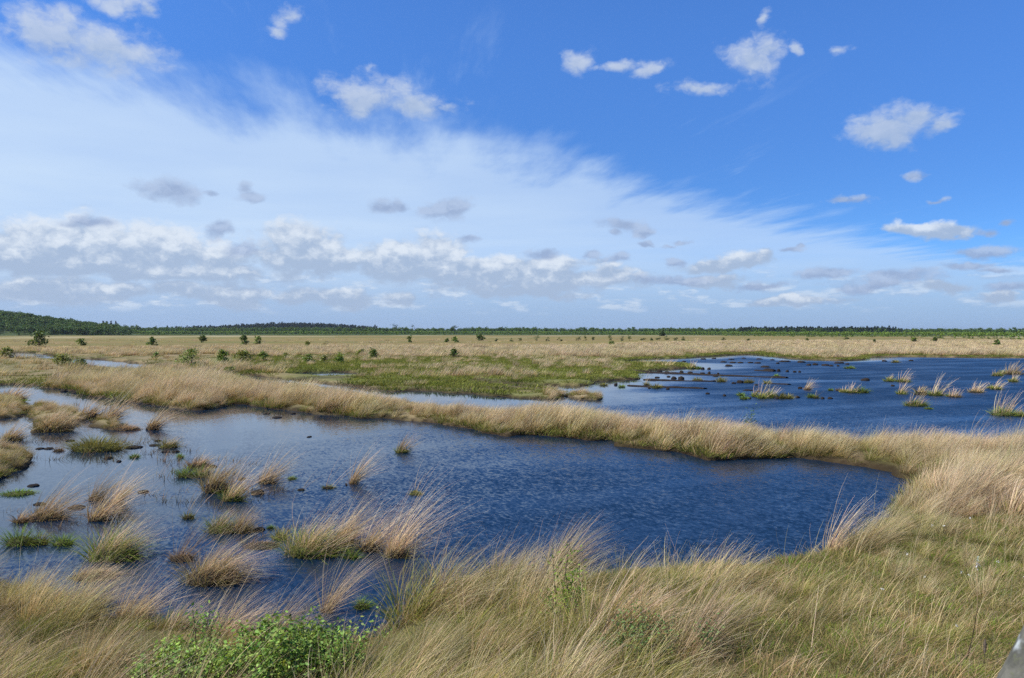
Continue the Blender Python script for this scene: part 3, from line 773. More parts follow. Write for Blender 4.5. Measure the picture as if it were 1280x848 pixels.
# thin drowned stems and floating scraps round the tussocks of the near pond
rng = np.random.default_rng(91); Q = []
for (u0, u1, v0, v1, n) in ((0,240,548,578,46),(200,330,572,600,22),(10,150,640,662,16),(250,360,612,650,12),(180,260,596,640,10),(300,460,655,690,12),(330,440,514,524,16),(90,240,500,515,14)):
    for i in range(n): Q.append(gp(u0+(u1-u0)*rng.random(), v0+(v1-v0)*rng.random()))
Q = A(Q); L = land(Q[:,0], Q[:,1]); Q = Q[L < -.1]; n = len(Q)
sc = .6+.8*rng.random(n)
stuff('drowned_stems', 'thin drowned stems and floating straw among the tussocks of the near pond', 'stems', np.c_[Q, np.full(n, .01)], choose(rng, 'stems', n), np.stack([sc]*3, -1), rng.normal(0, .6, n))

# ------------------------------------------------------------------ woods on the skyline
def wood(name, label, cat, rng, n, fn, kinds, size, sink=.2):
    X, Y, p, s = fn(rng, n); k = rng.random(len(X)) < p; X, Y, s = X[k], Y[k], s[k]
    Z = ground_z(X, Y, np.full(X.shape, 30.))-sink
    kk = rng.choice(kinds, len(X)); pick = np.zeros(len(X), int)
    for q in set(kinds): m = kk == q; pick[m] = choose(rng, q, m.sum())
    s = s*size*(1+.13*rng.normal(0, 1, len(X))).clip(.5, 1.6)
    return stuff(name, label, cat, np.stack([X, Y, Z], -1), pick, np.stack([s, s, s], -1), rng.random(len(X))*6.28)
EDGE_AZ, EDGE_D = [-46, -33, -22, 0, 8, 20, 33, 46], [930, 940, 960, 980, 930, 600, 440, 400]
def f_hill(r, n):
    X, Y = fan_points(r, n, 850, 1300, -47, -25.5); az = np.degrees(np.arctan2(X, Y)); d = np.hypot(X, Y)
    return X, Y, sstep(-25.5, -28, az)*sstep(862, 890, d), np.ones(n)
wood('broadleaf_wood', 'dense green broadleaf wood covering the low hill at far left', 'wood', np.random.default_rng(71), 4300, f_hill, ['broadleaf'], .80, .5)
def f_scrub(r, n):
    X, Y = fan_points(r, n, 420, 1400, -44, 44); az = np.degrees(np.arctan2(X, Y)); d = np.hypot(X, Y)
    e = np.interp(az, EDGE_AZ, EDGE_D); cl = fbm(X, Y, 45, 3, 72)
    return X, Y, sstep(e-40, e+30, d+60*(cl-.5))*(.35+.65*sstep(.35, .55, cl)), np.interp(az, [-30, 5, 20, 40], [1.15, 1.0, .85, .72])
wood('birch_scrub', 'long low belt of bright green young birch along the horizon', 'scrub', np.random.default_rng(73), 11000, f_scrub, ['young_birch'], 1.0)
def f_back(r, n):
    X, Y = fan_points(r, n, 1250, 1750, -30, 42); az = np.degrees(np.arctan2(X, Y)); cl = fbm(X, Y, 90, 3, 74)
    return X, Y, .25+.75*sstep(.4, .6, cl), np.interp(az, [-30, 0, 20, 40], [1.0, 1.05, .9, .8])
wood('skyline_trees', 'thin dark line of distant trees on the skyline', 'wood', np.random.default_rng(75), 5600, f_back, ['broadleaf'], .92)
def f_con(r, n):
    X, Y = fan_points(r, n, 1850, 2400, -25, -9); az = np.degrees(np.arctan2(X, Y))
    return X, Y, sstep(-9, -11.5, az)*sstep(-25, -21, az), np.ones(n)
wood('conifer_plantation', 'blue-green conifer plantation on the long low ridge left of centre', 'wood', np.random.default_rng(77), 1500, f_con, ['spruce'], .92)
def f_con2(r, n):
    X, Y = fan_points(r, n, 1300, 1700, 15.5, 27); az = np.degrees(np.arctan2(X, Y))
    return X, Y, sstep(15.5, 17, az)*sstep(27, 25, az), np.ones(n)
wood('conifer_plantation', 'darker conifer plantation rising on the skyline right of centre', 'wood', np.random.default_rng(78), 900, f_con2, ['spruce'], .72)

# ------------------------------------------------------------------ single tussocks and lumps standing in the ponds
STY = {   # (green leaves: base, tip, share) (straw: base, tip, share)
    'tan':   ((OLIVE*1.0, STRAW*1.0, .55), (STRAW*.98, PALE*1.08, 1.)),
    'brush': ((BROWN*1.1, STRAW, .35), (STRAW*.92, PALE*1.08, 1.)),
    'green': ((GREEN*1.0, FRESH*1.35, 1.2), (STRAW, PALE, .10)),
    'olive': ((OLIVE*.8, OLIVE*1.35, 1.2), (STRAW*.9, PALE, .30)),
    'mixed': ((GREEN*1.05, FRESH*.75+OLIVE*.65, 1.0), (STRAW, PALE*1.08, .70)),
    'brown': ((BROWN*.8, BROWN*1.3, .9), (BROWN*1.3, PALE*.95, .5)),
    'spikes':((OLIVE*.7, GREEN*1.2, .8), (STRAW, PALE, .06)),
}
def tussock(u, v, w, mh, sh, sty, label, group, lean=.60, aspect=.75, name='grass_tussock'):
    """u, v: foot in the photo; w, mh, sh: width, height of the leafy base and of the straw, in photo pixels"""
    x, y = gp(u, v); d = math.hypot(x, y); m = d/F
    r = np.random.default_rng(int(u*7+v*131)); R_ = w*m*.5; MH = mh*m; SH = sh*m
    bw = max(.0048, .50*m)
    y += R_*aspect*.8
    z = max(0., float(ground_z(A([x]), A([y]))[0])-.04)
    t = tag(empty(name, (x, y, z)), label, 'tussock', group)
    md = mound_mesh('root_mound', r, R_*.78, R_*aspect*.78, max(MH*.28, .04))
    obj('root_mound', md, M_MOSS if sty in ('green', 'olive', 'mixed') else M_PEAT, t)
    g, s = STY[sty]
    dens = 1.0 if d < 40 else .8
    n = int(np.clip(2600*R_*R_*aspect/(bw/.005)+110, 60, 1300)*(.4+.6*g[2])*dens)
    b = Bag()
    blades(b, r, n, R_*.90, R_*aspect*.90, (MH*.45, MH*1.05), .95, .22 if sh else .10, .85, bw*1.15, g[0], g[1], 4 if d < 40 else 3, dome=MH*.22)
    o = obj('leaf_tuft', b.mesh('leaf_tuft'), M_TUFT, t); o['kind'] = 'stuff'
    if sh:
        L_ = SH/(.64 if d < 40 else .88)
        n = int(np.clip(1500*R_*R_*aspect/(bw/.005)+80, 40, 900)*s[2]*dens*(1 if d < 40 else .42)); n = max(n, 7)
        b = Bag(); MH *= 1 if d < 40 else .9
        blades(b, r, n, R_*.70, R_*aspect*.7, (L_*.55, L_*1.12), .28, lean, .45, bw*.90, s[0], s[1], 5 if d < 40 else 4, dome=MH*.3)
        if sty in ('tan', 'mixed', 'brush'):
            blades(b, r, int(n*.8), R_*.9, R_*aspect*.9, (L_*.25, L_*.60), .55, lean*.8, .65, bw*1.05, s[0]*.85, s[0]*1.1, 4, dome=MH*.3)
        o = obj('dry_straw', b.mesh('dry_straw'), M_TUFT, t); o['kind'] = 'stuff'
    return t
NP_ = 'grass tussocks standing in the near pond'
for a in [
 (188,538,18,14,26,'brush','lone straw brush on a small dark foot, bent far right, below the bank at left',.95),
 (133,528,22,12,34,'brush','right-hand of two reddish straw plumes on the tip of the grassy spit at left',.85),
 (104,524,34,14,36,'brush','left-hand of two reddish straw plumes on the grassy spit at left',.80),
 (58,541,44,22,18,'tan','broad drooping straw clump on the near edge of the grassy spit',.8),
 (154,539,34,7,8,'brown','flat dead brown clump at the very tip of the grassy spit',.9),
 (10,503,28,12,28,'brush','reddish straw plume at the left edge, above the grassy spit',.8),
 (8,552,24,12,16,'tan','small straw clump at the left edge between the spit and the leafy bank',.8),
 (110,566,62,20,0,'olive','long low yellow-green hummock without straw, in the water below the spit',.3),
 (207,561,24,13,10,'olive','small rounded olive hummock with a swatch of dead straw on its front',.9),
 (166,573,11,6,0,'green','tiny bright green tuft alone in open water below the low hummocks',.2),
 (70,565,12,5,0,'brown','little brown stub in the row of flotsam left of the long hummock',.2),
 (224,573,5,7,0,'green','thin green spike of leaves beside the small rounded olive hummock',.2),
 (14,621,40,7,0,'green','floating mat of fresh green blades at the left edge of the pond',.2),
 (229,598,22,15,0,'green','round bright green hummock like a cushion, left one of the green pair',.2),
 (251,598,20,18,10,'mixed','taller green hummock next to the round green cushion',.5),
 (244,586,34,14,14,'brown','brown matted clump right behind the pair of green hummocks',.7),
 (265,618,36,38,32,'tan','tall straw clump with green shoulder, right of the green pair',.55),
 (287,628,28,20,44,'mixed','straw clump with long loose stalks, standing in front of the tall straw clump',.65),
 (331,606,26,13,36,'brush','straw plume on a brown foot, alone at mid pond right of the green pair',.75),
 (364,600,9,6,0,'green','tiny green tuft right of the lone straw plume at mid pond',.2),
 (375,614,11,3,26,'spikes','dark lump with a few thin pale stalks, second right of the lone plume',.6),
 (409,612,16,8,40,'spikes','dark lump with a green tuft and tall sparse stalks at mid pond',.55),
 (440,606,10,8,38,'brush','narrow straw brush on a small dark foot, upright in open water near pond centre',.60),
 (501,567,18,10,22,'mixed','green-footed tussock with faint straw, farthest out towards the bank',.6),
 (519,620,20,7,0,'olive','low mossy pad in open water just above the big right-hand straw brush',.2),
 (519,616,6,4,30,'spikes','two lone stalks rising behind the low mossy pad',.35),
 (233,650,15,11,34,'spikes','small dark green tuft with upright sparse stalks, alone left of centre',.35),
 (272,668,40,24,20,'mixed','green-topped hummock on a grey dead base, above the largest drooping clump',.5),
 (298,668,30,22,22,'tan','straw hummock joined to the right of the green-topped hummock',.6),
 (222,704,34,16,48,'brown','purple-brown tussock with a thin fan of pale upright stalks, left of the largest clump',.50),
 (256,735,80,44,50,'tan','largest drooping straw clump in the near pond, low and combed to the right',1.0),
 (322,688,50,8,0,'brown','flat mat of dead straw bridging the two largest clumps',.3),
 (348,676,20,17,0,'olive','small olive tuft at the left shoulder of the big yellow-green clump',.2),
 (384,700,78,38,52,'mixed','big rounded yellow-green clump with a long mane of stalks, pond centre front',.62),
 (428,682,34,30,52,'tan','dark-based straw clump leaning on the right of the big yellow-green clump',.70),
 (460,691,32,22,54,'tan','straw clump with one thick lock of stalks swept far right',.80),
 (438,700,20,14,0,'green','fresh green tuft low in front between two straw clumps',.3),
 (495,699,40,26,78,'tan','big straw brush standing apart at the right end of the tussocks',.62),
 (337,662,8,6,0,'green','tiny green rosette in the gap left of the big yellow-green clump',.2),
 (406,768,16,9,66,'brush','tall spray of stalks from one narrow brown foot, close to the near shore',.55),
 (451,763,24,16,12,'green','bright green tuft with straggling stalks, close to the near shore',.9),
 (17,684,34,24,0,'green','green hummock with dark foot at the left edge of the pond',.3),
 (42,683,24,16,0,'olive','smaller olive hummock touching the green one at the left edge',.3),
 (73,684,24,17,0,'green','small square-looking green tuft between the two larger green hummocks',.3),
 (129,705,66,42,40,'mixed','large green hummock with olive right side and long pale stalks, left front',.75),
 (48,652,46,14,44,'tan','wide spray of straw swept right behind the small green hummocks',.95),
 (22,655,16,12,14,'brown','brown stub at the left end of the wide straw spray',.6),
 (117,653,24,13,40,'brush','dark olive stub with a pink-tan plume, above the large green hummock',.85),
 (115,627,20,9,34,'brush','small brown foot with a straw plume, farthest back of the left front group',.80),
 (140,632,16,8,40,'brush','brown foot with straw plume, right neighbour of the farthest-back plume',.80),
 (105,728,56,10,16,'tan','flat tongue of dead straw reaching into the water from the left shore',1.0),
 (705,712,46,30,52,'tan','straw tussock on a dark foot just off the near shore, right of centre',.65),
 ]: tussock(*a[:7], NP_, lean=a[7])
for a in [
 (92,772,58,30,46,'tan','straw clump on the left shore, just right of the matted corner grass',.75),
 (152,790,50,26,50,'brush','thin fan of pale stalks on the shore, second clump from the left corner',.70),
 (212,806,64,34,38,'mixed','olive-based clump on the left shore behind the left wing of the shrubs',.65),
 (270,812,66,38,56,'tan','tan clump on the shore directly behind the middle of the leafy shrubs',.75),
 (332,818,54,42,72,'brush','tallest plume on the left shore, curling right over the water above the shrubs',.80),
 (386,824,44,28,40,'olive','olive tuft with grey stalks on the shore at the right end of the shrubs',.6),
]: tussock(*a[:7], 'big grass clumps along the left part of the near shore', lean=a[7])
# ---- far pond
FP_ = 'grassy hummocks in the far pond'
for a in [
 (1010,488,8,5,17,'brush','straw brush leaning right on a dark foot, amid the far pond',.6),
 (1015,497.6,8,7,0,'green','left of two small upright green stubs in the far pond',.2),
 (1021,498.4,6,6,12,'spikes','right of two small upright green stubs, with a wisp of straw',.3),
 (931,499.6,9,7,0,'green','green hummock directly behind the sapling on the bank',.2),
 (927,495,8,6,0,'green','green stub just behind the hummock that the sapling hides',.2),
 (944.5,496.4,7,7,14,'mixed','small green stub with straw, left end of the hummock row behind the sapling',.4),
 (954,498.8,12,9,22,'mixed','pale straw-topped hummock in the row right of the sapling',.45),
 (964,497.6,12,11,16,'mixed','tallest green hummock in the row right of the sapling',.45),
 (978,498.8,14,9,0,'olive','broad olive hummock, next but one from the right end of the row',.2),
 (987.5,498.8,10,8,0,'olive','olive hummock ending the row right of the sapling',.2),
 (1050,489,8,4,0,'brown','low brown stub starting the short green row at mid far pond',.2),
 (1058,491,12,6,8,'olive','long low olive hummock in the short row at mid far pond',.3),
 (1067,491.8,12,6,12,'mixed','olive hummock with one stalk in the short row at mid far pond',.3),
 (1080,491.8,15,9,0,'green','bright green dome ending the short row at mid far pond',.2),
 (1114,477.2,12,7,8,'mixed','green hummock with pale cap, left of a pair in the far pond',.4),
 (1132,478.2,14,6,15,'mixed','flat green hummock with a straw plume on its right end',.8),
 (1130,493.2,13,6,15,'mixed','small green pad with upright straw, left of the two tan hummocks',.4),
 (1154,494,15,12,8,'tan','tan rounded hummock, left of the pair beyond the straw-topped pad',.4),
 (1174,495.2,17,8,24,'mixed','green pad with a tall straw plume leaning right, right of the tan hummock',.6),
 (1151,508.4,28,9,14,'mixed','wide green hummock crowned with pale straw, nearest in mid far pond',.4),
 (1163,512,9,3.5,0,'green','low green pad at the right foot of the wide straw-crowned hummock',.2),
 (1187,495.8,5,3.5,0,'green','tiny green pad left of the low tan-topped hummock',.2),
 (1197,497.2,16,5,10,'tan','low tan-topped hummock with one tall stalk',.3),
 (1224,491.2,17,6,14,'tan','brownish hummock with faint plume, toward the right of the far pond',.5),
 (1241,485.8,9,4.5,0,'olive','small dark-green pad left of a plumed hummock at right',.2),
 (1248,487.4,12,5.5,16,'mixed','plumed green hummock at right, leaning right',.7),
 (1269,477.8,9,5.5,9,'mixed','little green dome with a wisp, near the right edge of far pond',.3),
 (1249.5,470.4,12,5,9,'mixed','green pad with faint plume, leftmost of the row at the far right edge',.4),
 (1258,467.8,10,5,0,'green','plain green pad in the middle of the row at the far right edge',.2),
 (1271,468.6,20,6,14,'tan','wide straw-crowned hummock cut by the right edge of the photo',.4),
 (1263,520.4,30,11,28,'mixed','large green hummock with a pale straw fan, nearest at the right edge',.45),
 (1279,521,10,9,10,'mixed','small green hummock at the very right edge beside the straw fan',.3),
 (1064,461.2,12,4.5,0,'green','bright green low pad far out, alone beyond the peat lumps',.2),
 (821,485.8,13,8,0,'olive','mossy brown dome on the peat bar at the left of the far pond',.2),
 (809,482,8,6,15,'spikes','small stub with one pale plume beside the mossy dome',.4),
 (902.5,477.8,11,8,0,'olive','mossy dome alone right of the green shelf',.2),
 (937,479.2,14,6.5,0,'olive','wide mossy cushion among dark lumps in the far pond',.2),
 (960,480,9,6,0,'olive','mossy stub right of the wide cushion',.2),
 (873,476,12,5,0,'olive','mossy mound on the shelf of peat left in the far pond',.2),
 (866,461.2,12,5,10,'mixed','green mound with wisps in the far upper part of the pond',.3),
 (875,461.4,8,4,0,'green','green mound touching the wispy one in the far upper pond',.2),
 (777.5,484.4,7,5,0,'green','green tuft standing by the left shore of the far pond',.2),
 (755,482.4,11,4.5,0,'olive','low olive pad off the left shore of the far pond',.2),
 (1039,488.8,4,4,0,'green','tiny green stub between the straw brush and the short green row',.2),
 (972,471.2,5,4,0,'green','tiny green bush on the long dark peat bar',.2),
 (1121,453.6,9,4,0,'olive','small olive pad close under the far shore',.2),
]: tussock(*a[:7], FP_, lean=a[7])
tussock(1043,697,24,16,60,'tan','straw tuft with long loose stalks at the near right corner of the pond',None,lean=.75)
# ---- bare peat
PEATS = [mound_mesh('peat_lump', np.random.default_rng(500+i), .5, .42, .5, rough=.5, nu=12, nv=4, below=.4) for i in range(6)]
def lump(i, u, v, w, h, label, group, name='peat_lump', cat='peat lump'):
    x, y = gp(u, v); m = math.hypot(x, y)/F
    o = obj(name, PEATS[i % 6], M_PEAT, None, (x, y+w*m*.3, 0))
    o.scale = (w*m*.9, max(w*m*.8, .3), max(h*m*.75, .04)*2); o.rotation_euler = (0, 0, (i*1.7) % 1 - .5)
    return tag(o, label, cat, group)
LB = 'small bare dark peat lump just breaking the surface of the far pond'
far_l = [(835,487.2,6,2.5),(812,486.2,4,2),(770,481.8,5,3),(926,479.2,9,4.5),(852,474.6,10,4.5),(843,474,7,3.5),(863,467.6,9,3.5),(879,468,8,2.5),(887,467.6,4,3.5),(898,468,3,2.5),
 (852,466,6,3),(825,465.2,7,3),(834,467,9,3),(879,462,5,3),(887,462.2,5,3),(885,493,6,2.5),(906,495.6,5,3),(912,458.2,11,2.5),(962,464.2,18,3.5),(974,464.8,5,3.5),(984.7,465.2,4,3),(994,465.8,5,2.5),(1000,465.8,4,2.5),
 (958,459.6,11,2.5),(1002,453.6,12,2.5),(983,452.8,16,2),(948,454.6,9,2),(939,454.2,8,2),(926,454.2,9,2),(917,454,8,2),(905,453.4,10,2),(973,455,5,2),(1012,457.2,6,2.5),(1020,456.7,7,3),(1033,457.5,11,2.5),(1040,458.2,6,2),(1048,458.2,4,2),
 (1052,454.7,15,2),(1084,476.2,11,3.5),(1001,486.2,6,3),(1029,499,5,3),(1039,499,7,2.5),(997.6,497.8,6,3),(937,488.8,14,1.6),(949,490,6,1.8),(972,499,4,3),(1122,477.2,5,2),(1117,483.2,5,2.2),(1106,452.2,7,2),(1140,451.6,6,1.6),(895,471.2,7,2),(918,480,7,2.5),(946,482,6,2),
 (868,459,6,2),(855,452.6,6,1.8),(880,449.6,8,1.6),(893,448.8,6,1.6),(915,449.8,9,1.5),(930,448.6,7,1.5),(950,449.6,8,1.6),(966,450.6,7,1.5),(938,499,4,2.4),(1060,456,5,2),(822,472.6,7,2),(836,471.6,6,2)]
for i, (u, v, w, h) in enumerate(far_l): lump(i, u, v, w, h, LB, 'peat lumps in the far pond')
LN = 'low dark scrap of peat and rotten straw floating in the near pond'
for i, (u, v, w, h) in enumerate([(162,561,24,2.5),(133,574,10,2.5),(38,609,14,2.5),(176,617,14,3),(189,558,13,2),(59,562,10,2),(47,562,10,1.5),(147,578,6,2),(320,619,17,6),(321,665,16,4),(90,637,22,3.5),(46,632,12,2),
        (110,563,9,1.6),(218,566,10,2),(142,556,9,1.6),(205,566,10,2),(344,523,14,2.2),(332,518,8,2),(365,518,9,2),(78,490,9,2),(92,492,10,2),(85,552,10,2),(300,600,10,2),(262,585,16,2.5),(432,607,3,1.6),(196,552,8,1.6),(386,547,6,1.6)]):
    lump(i, u, v, w, h, LN, 'scraps of peat in the near pond')
def bar(pts, wpx, h, label):
    """a long bar of cut peat lying in the water, along photo points"""
    P = A([gp(u, v) for u, v in pts]); c = P.mean(0); n = 44
    seg = np.r_[0, np.cumsum(np.linalg.norm(np.diff(P, axis=0), axis=1))]; t = np.linspace(0, seg[-1], n)
    X = np.interp(t, seg, P[:,0]); Y = np.interp(t, seg, P[:,1]); wd = wpx*np.hypot(X, Y)/F*1.0
    k = 7; vs = []
    for i in range(n):
        e = min(1, 4*min(i, n-1-i)/n+.15); q = .55+.9*vnoise(X[i], Y[i], 1.4, 3)
        for j in range(k):
            a = j/(k-1)*2-1
            vs.append([X[i]-c[0]+.2*a, Y[i]-c[1]+a*wd[i]*e*q, -.25 if abs(a) == 1 else h*(1-a*a)*q*(.6+.8*vnoise(X[i]+a, Y[i], .6, 4))])
    q = A([[i*k+j, i*k+j+1, (i+1)*k+j+1, (i+1)*k+j] for i in range(n-1) for j in range(k-1)])[:, ::-1]
    o = obj('peat_bar', new_mesh('peat_bar', A(vs), q, smooth=True), M_PEAT, None, (c[0], c[1], 0))
    tag(o, label, 'peat bar', 'bars of cut peat in the far pond')
bar([(788,465.2),(820,466.4),(860,468.2),(900,470),(945,471.6),(984,472.9)], 1.2, .13, 'longest thin bar of dark peat, crossing the middle of the far pond')
bar([(786,482.6),(815,484.2),(850,485.2),(882,486.4)], 1.0, .10, 'dark peat bar below the mossy dome at the left of the far pond')
bar([(806,475.3),(840,476.2),(870,477.0),(893,477.4)], 1.2, .12, 'mossy dark peat bar ending at the lone mossy dome')
bar([(965,480.4),(976,480.7),(987,481.2)], .6, .09, 'short faint peat bar right of the wide mossy cushion')
bar([(944,463.6),(958,464.4),(968,464.8)], .8, .11, 'short peat bar far out, left of four dark lumps in a row')

# ------------------------------------------------------------------ bushes of the moor
def bush(u, v, w, h, col, label, group, n=None, name='moor_bush', cat='bush', open_=0., lean=0., ls_=1.5):
    x, y = gp(u, v, .1); m = math.hypot(x, y)/F; r = np.random.default_rng(int(u*13+v*77)); W_, H_ = w*m*(.9 if w < 18 else 1), h*m*.93
    z = float(ground_z(A([x]), A([y]))[0])-.03
    t = tag(empty(name, (x, y, z)), label, cat, group)
    b = Bag(); nb = 3+int(r.integers(0, 3)); tips = []
    for i in range(nb):
        a = r.random()*6.283; q = W_*.28*r.random()+W_*.1
        tip = A([q*math.cos(a)+lean*H_, q*math.sin(a), H_*(.6+.35*r.random())]); tips.append(tip)
        tube(b, [(0,0,-.05), tip*A([.35,.35,.45]), tip], [.014*H_+.006,.010*H_+.004,.003], (.09,.07,.05), 4)
    obj('stem', b.mesh('stem'), M_BARK, t)
    n = n or int(np.clip(w*h*2.6, 150, 700)); b = Bag(); ls = max(.05, ls_*m)
    k = max(6, n//(26 if not open_ else 14)); cs = []
    for j in range(k):
        tt = .10+.88*r.random()**(.9); rad = W_*.46*math.sin(math.pi*min(1, tt*.78+.20))**.6
        a = r.random()*6.283; q = rad*(.2+.8*r.random()); cs.append([q*math.cos(a)+lean*H_*tt, q*math.sin(a), H_*tt*.97])
    cs = A(cs); pk = r.integers(0, k, n); sp = .10 if not open_ else .055
    P = cs[pk]+r.normal(0, 1, (n,3))*A([W_*sp, W_*sp, H_*sp*.9])
    leafs(b, r, P, ls*1.25, A(col), cvar=.30)
    o = obj('foliage', b.mesh('foliage'), M_LEAF, t); o['kind'] = 'stuff'
    return t
DK, MD, YG = (.105,.160,.032), (.150,.210,.042), (.22,.24,.06)
BG = 'bushes scattered on the moor'
for a in [
 (48,434.5,19,16,DK,'largest dark round bush on the moor, at far left below the wooded hill'),
 (101,433.6,11,8,MD,'small dark green bush right of the largest round bush at far left'),
 (190,433.6,11,11,DK,'dark oval bush on the left moor, alone between the dotted pools and the wood'),
 (254,429.6,9,10,DK,'small upright dark bush close to the birch belt, left of the dense pair'),
 (304,432.4,12,12,DK,'dense dark bush, larger one of a pair below the conifer ridge'),
 (322,431.6,9,10,MD,'thin pointed bush just right of the dense dark bush'),
 (384,437,8,9,YG,'faint yellowish bush in the tan grass right of the pointed pair'),
 (238,462,28,21,MD,'widest birch bush on the moor with pointed top, above the bank'),
 (278,456.5,16,15,MD,'loose birch bush right of the widest one'),
 (305,455,22,14,YG,'yellow-green bush trailing to the right in the row above the bank'),
 (329,454.4,13,13,MD,'compact green bush, fourth in the row above the bank'),
 (357,450.4,8,8,YG,'faint little bush between the compact bush and the next green one'),
 (386,456.4,13,12,MD,'green bush with a narrow foot in the row, right of the faint little one'),
 (405,455.6,11,8,YG,'low yellowish bush left of the last green one in the row'),
 (425,456.4,13,13,MD,'last bright green bush at the right end of the row'),
 (451,446,12,7,YG,'pale low bush left of the leaning bush by the small pool'),
 (466,451,15,14,MD,'leaning bush above the small oval pool'),
 (567,449.6,13,11,DK,'dark round bush alone in the tan grass at mid moor'),
 (556,446.2,8,6,YG,'small pale bush touching the left of the lone round bush'),
 (512,429.6,7,9,DK,'slim dark bush standing by itself on the ochre flat left of centre'),
 (569,429.2,10,7,MD,'low green bush on the ochre flat, left of the twin-topped one'),
 (600,426.8,13,9,DK,'twin-topped dark bush on the ochre flat at centre'),
 (559,429,4,5,DK,'tiny dark bush on the ochre flat, left of the low green one'),
 (284,471,26,10,YG,'low sprawling yellow-green bush on the bank behind the near pond'),
 (195,451.4,8,8,MD,'small bush in tan grass right of the pale pools at left'),
 (101,461.6,14,10,MD,'rounded green bush by the pale pools at left'),
 (76,460,26,13,YG,'sparse yellowish sapling clump left of the rounded bush by the pools'),
 (8,450,16,12,YG,'sparse pale sapling clump at the left edge behind the bank'),
 (828,420.6,11,7,(.035,.055,.016),'very dark round bush below the skyline right of centre'),
 (765,433,9,6,MD,'low green bush nearest on the pale flat right of centre'),
 (1246,434,8,7,DK,'dark bush on the far bank at the right edge'),
 (1141,429.2,8,6,MD,'small green bush on the far bank, left of the right edge group'),
 (1169,428.6,9,5,MD,'flat green bush on the far bank, right of the small one'),
]: bush(*a[:6], BG)
for i, (u, v, w, h) in enumerate([(671,427.6,11,8),(685,427.8,7,5),(700,427.8,8,5),(723,427.2,8,7),(732,427.4,7,6),(741,427,6,5),(762,426.8,7,7),(778,427.6,8,7),(787,427.6,8,7),(803,426.6,8,4),(815,426.6,7,5),(824,426.8,8,5),(833,426.4,9,6),(845,426.6,7,5),(854,426.8,6,5),
        (650,427.6,7,5),(640,428,6,4),(1093,430.4,5,5),(1010,427.4,7,3.5),(1058,427,7,4),(936,427.6,6,3.5),(905,426.8,7,4),(620,428.4,5,4)]):
    bush(u, v, w, h, (.060,.090,.022) if i % 2 else (.075,.115,.026), 'small dark bush in the dotted row along the far flat', 'row of small bushes on the far flat', n=90, ls_=.9)
# four spruces and a few trees that stand clear of the skyline
def tree(u, vb, vt, d, kind, label, group):
    x = (u-640)/F*d; o_ = PROTO.objects[KIND[kind][int(u) % len(KIND[kind])]]
    z = float(ground_z(A([x]), A([d]), A([30.]))[0])-.2
    want = (H + (VH-vt)/F*d) - z; hh = max(p.co.z for p in o_.data.vertices)
    r = np.random.default_rng(int(u)); s = want; t = tag(empty('spruce_tree' if kind == 'spruce' else 'broadleaf_tree', (x, d, z)), label, 'tree', group)
    b = Bag(); tube(b, [(0,0,-.3),(0,0,s*.4),(0,0,s*.97)], [.24,.15,.03], (.07,.05,.04), 5); obj('trunk', b.mesh('trunk'), M_BARK, t)
    b = Bag()
    if kind == 'spruce':
        n = 300; q = r.random(n)**.8; rad = (1-q)*s*.16*(.4+.6*r.random(n)); a = r.random(n)*6.283
        leafs(b, r, np.stack([rad*np.cos(a), rad*np.sin(a), s*(.10+.90*q)-rad*.35], -1), 1.0, (.028,.045,.025), flat=.6)
    else: crown(b, r, s, s*.8, 300, 1.0, (.045,.075,.022), .15)
    o = obj('crown', b.mesh('crown'), M_WOODL, t); o['kind'] = 'stuff'
for u, vt, wh in ((129,401.2,'leftmost'),(134,402,'second from left'),(139,401.4,'third from left'),(145,402.2,'rightmost')):
    tree(u, 417, vt, 1010, 'spruce', wh+' of four dark spruces clumped above the birch belt at left', 'clump of dark spruces at left')
tree(155,417,404.6,1000,'broadleaf','round dark tree just right of the spruce clump',None)
tree(493,417,404.4,1250,'broadleaf','dark rounded tree breaking the skyline left of centre, beyond the birch belt',None)
tree(516,417,406.6,1250,'broadleaf','small tree breaking the skyline, right of the dark rounded one',None)
tree(568,418,406.4,1100,'broadleaf','green pointed tree rising from the birch belt near the centre',None)

# ------------------------------------------------------------------ close shrubs, sapling, stalks and the post
def shoots(u0, u1, v, depth, hts, n, leafn, col, size, label, name, cat, seed, spread=.35, group=None, stemcol=(.10,.075,.045)):
    r = np.random.default_rng(seed); (xa, y), (xb, _) = gp(u0, v), gp(u1, v); cx = (xa+xb)/2; hw = (xb-xa)/2
    z0 = float(ground_z(A([cx]), A([y]))[0])
    t = tag(empty(name, (cx, y, z0)), label, cat, group); st = Bag(); lf = Bag()
    for i in range(n):
        a = r.random()*6.283; q = math.sqrt(r.random())*.92; bx, by = hw*q*math.cos(a), depth*q*math.sin(a)
        zb = float(ground_z(A([cx+bx]), A([y+by]))[0])-z0
        hh = (hts[0]+(hts[1]-hts[0])*r.random())*(1-.35*q*q)
        dx, dy = r.normal(.06, spread*.45)+.25*q*math.cos(a)*spread, r.normal(0, spread*.45)
        P = [A([bx, by, zb-.03])+A([dx*hh*s**1.3, dy*hh*s**1.3, hh*s]) for s in (0, .35, .7, 1.)]
        tube(st, P, [.006,.005,.0035,.0015], stemcol, 4)
        m = int(leafn*(.6+.8*r.random())); s = .25+.77*r.random(m)**.8
        px = np.stack([np.interp(s, (0,.35,.7,1.), [p[k] for p in P]) for k in range(3)], -1)
        px = px+r.normal(0, 1, (m,3))*A([.055,.055,.03])*(hh/.6)**.5
        leafs(lf, r, px, size, A(col)*(.65+.6*r.random())*A([.85+.35*r.random(),1,1]), cvar=.26)
    obj('stem', st.mesh('stem'), M_BARK, t)
    o = obj('foliage', lf.mesh('foliage'), M_LEAF, t); o['kind'] = 'stuff'
    return t
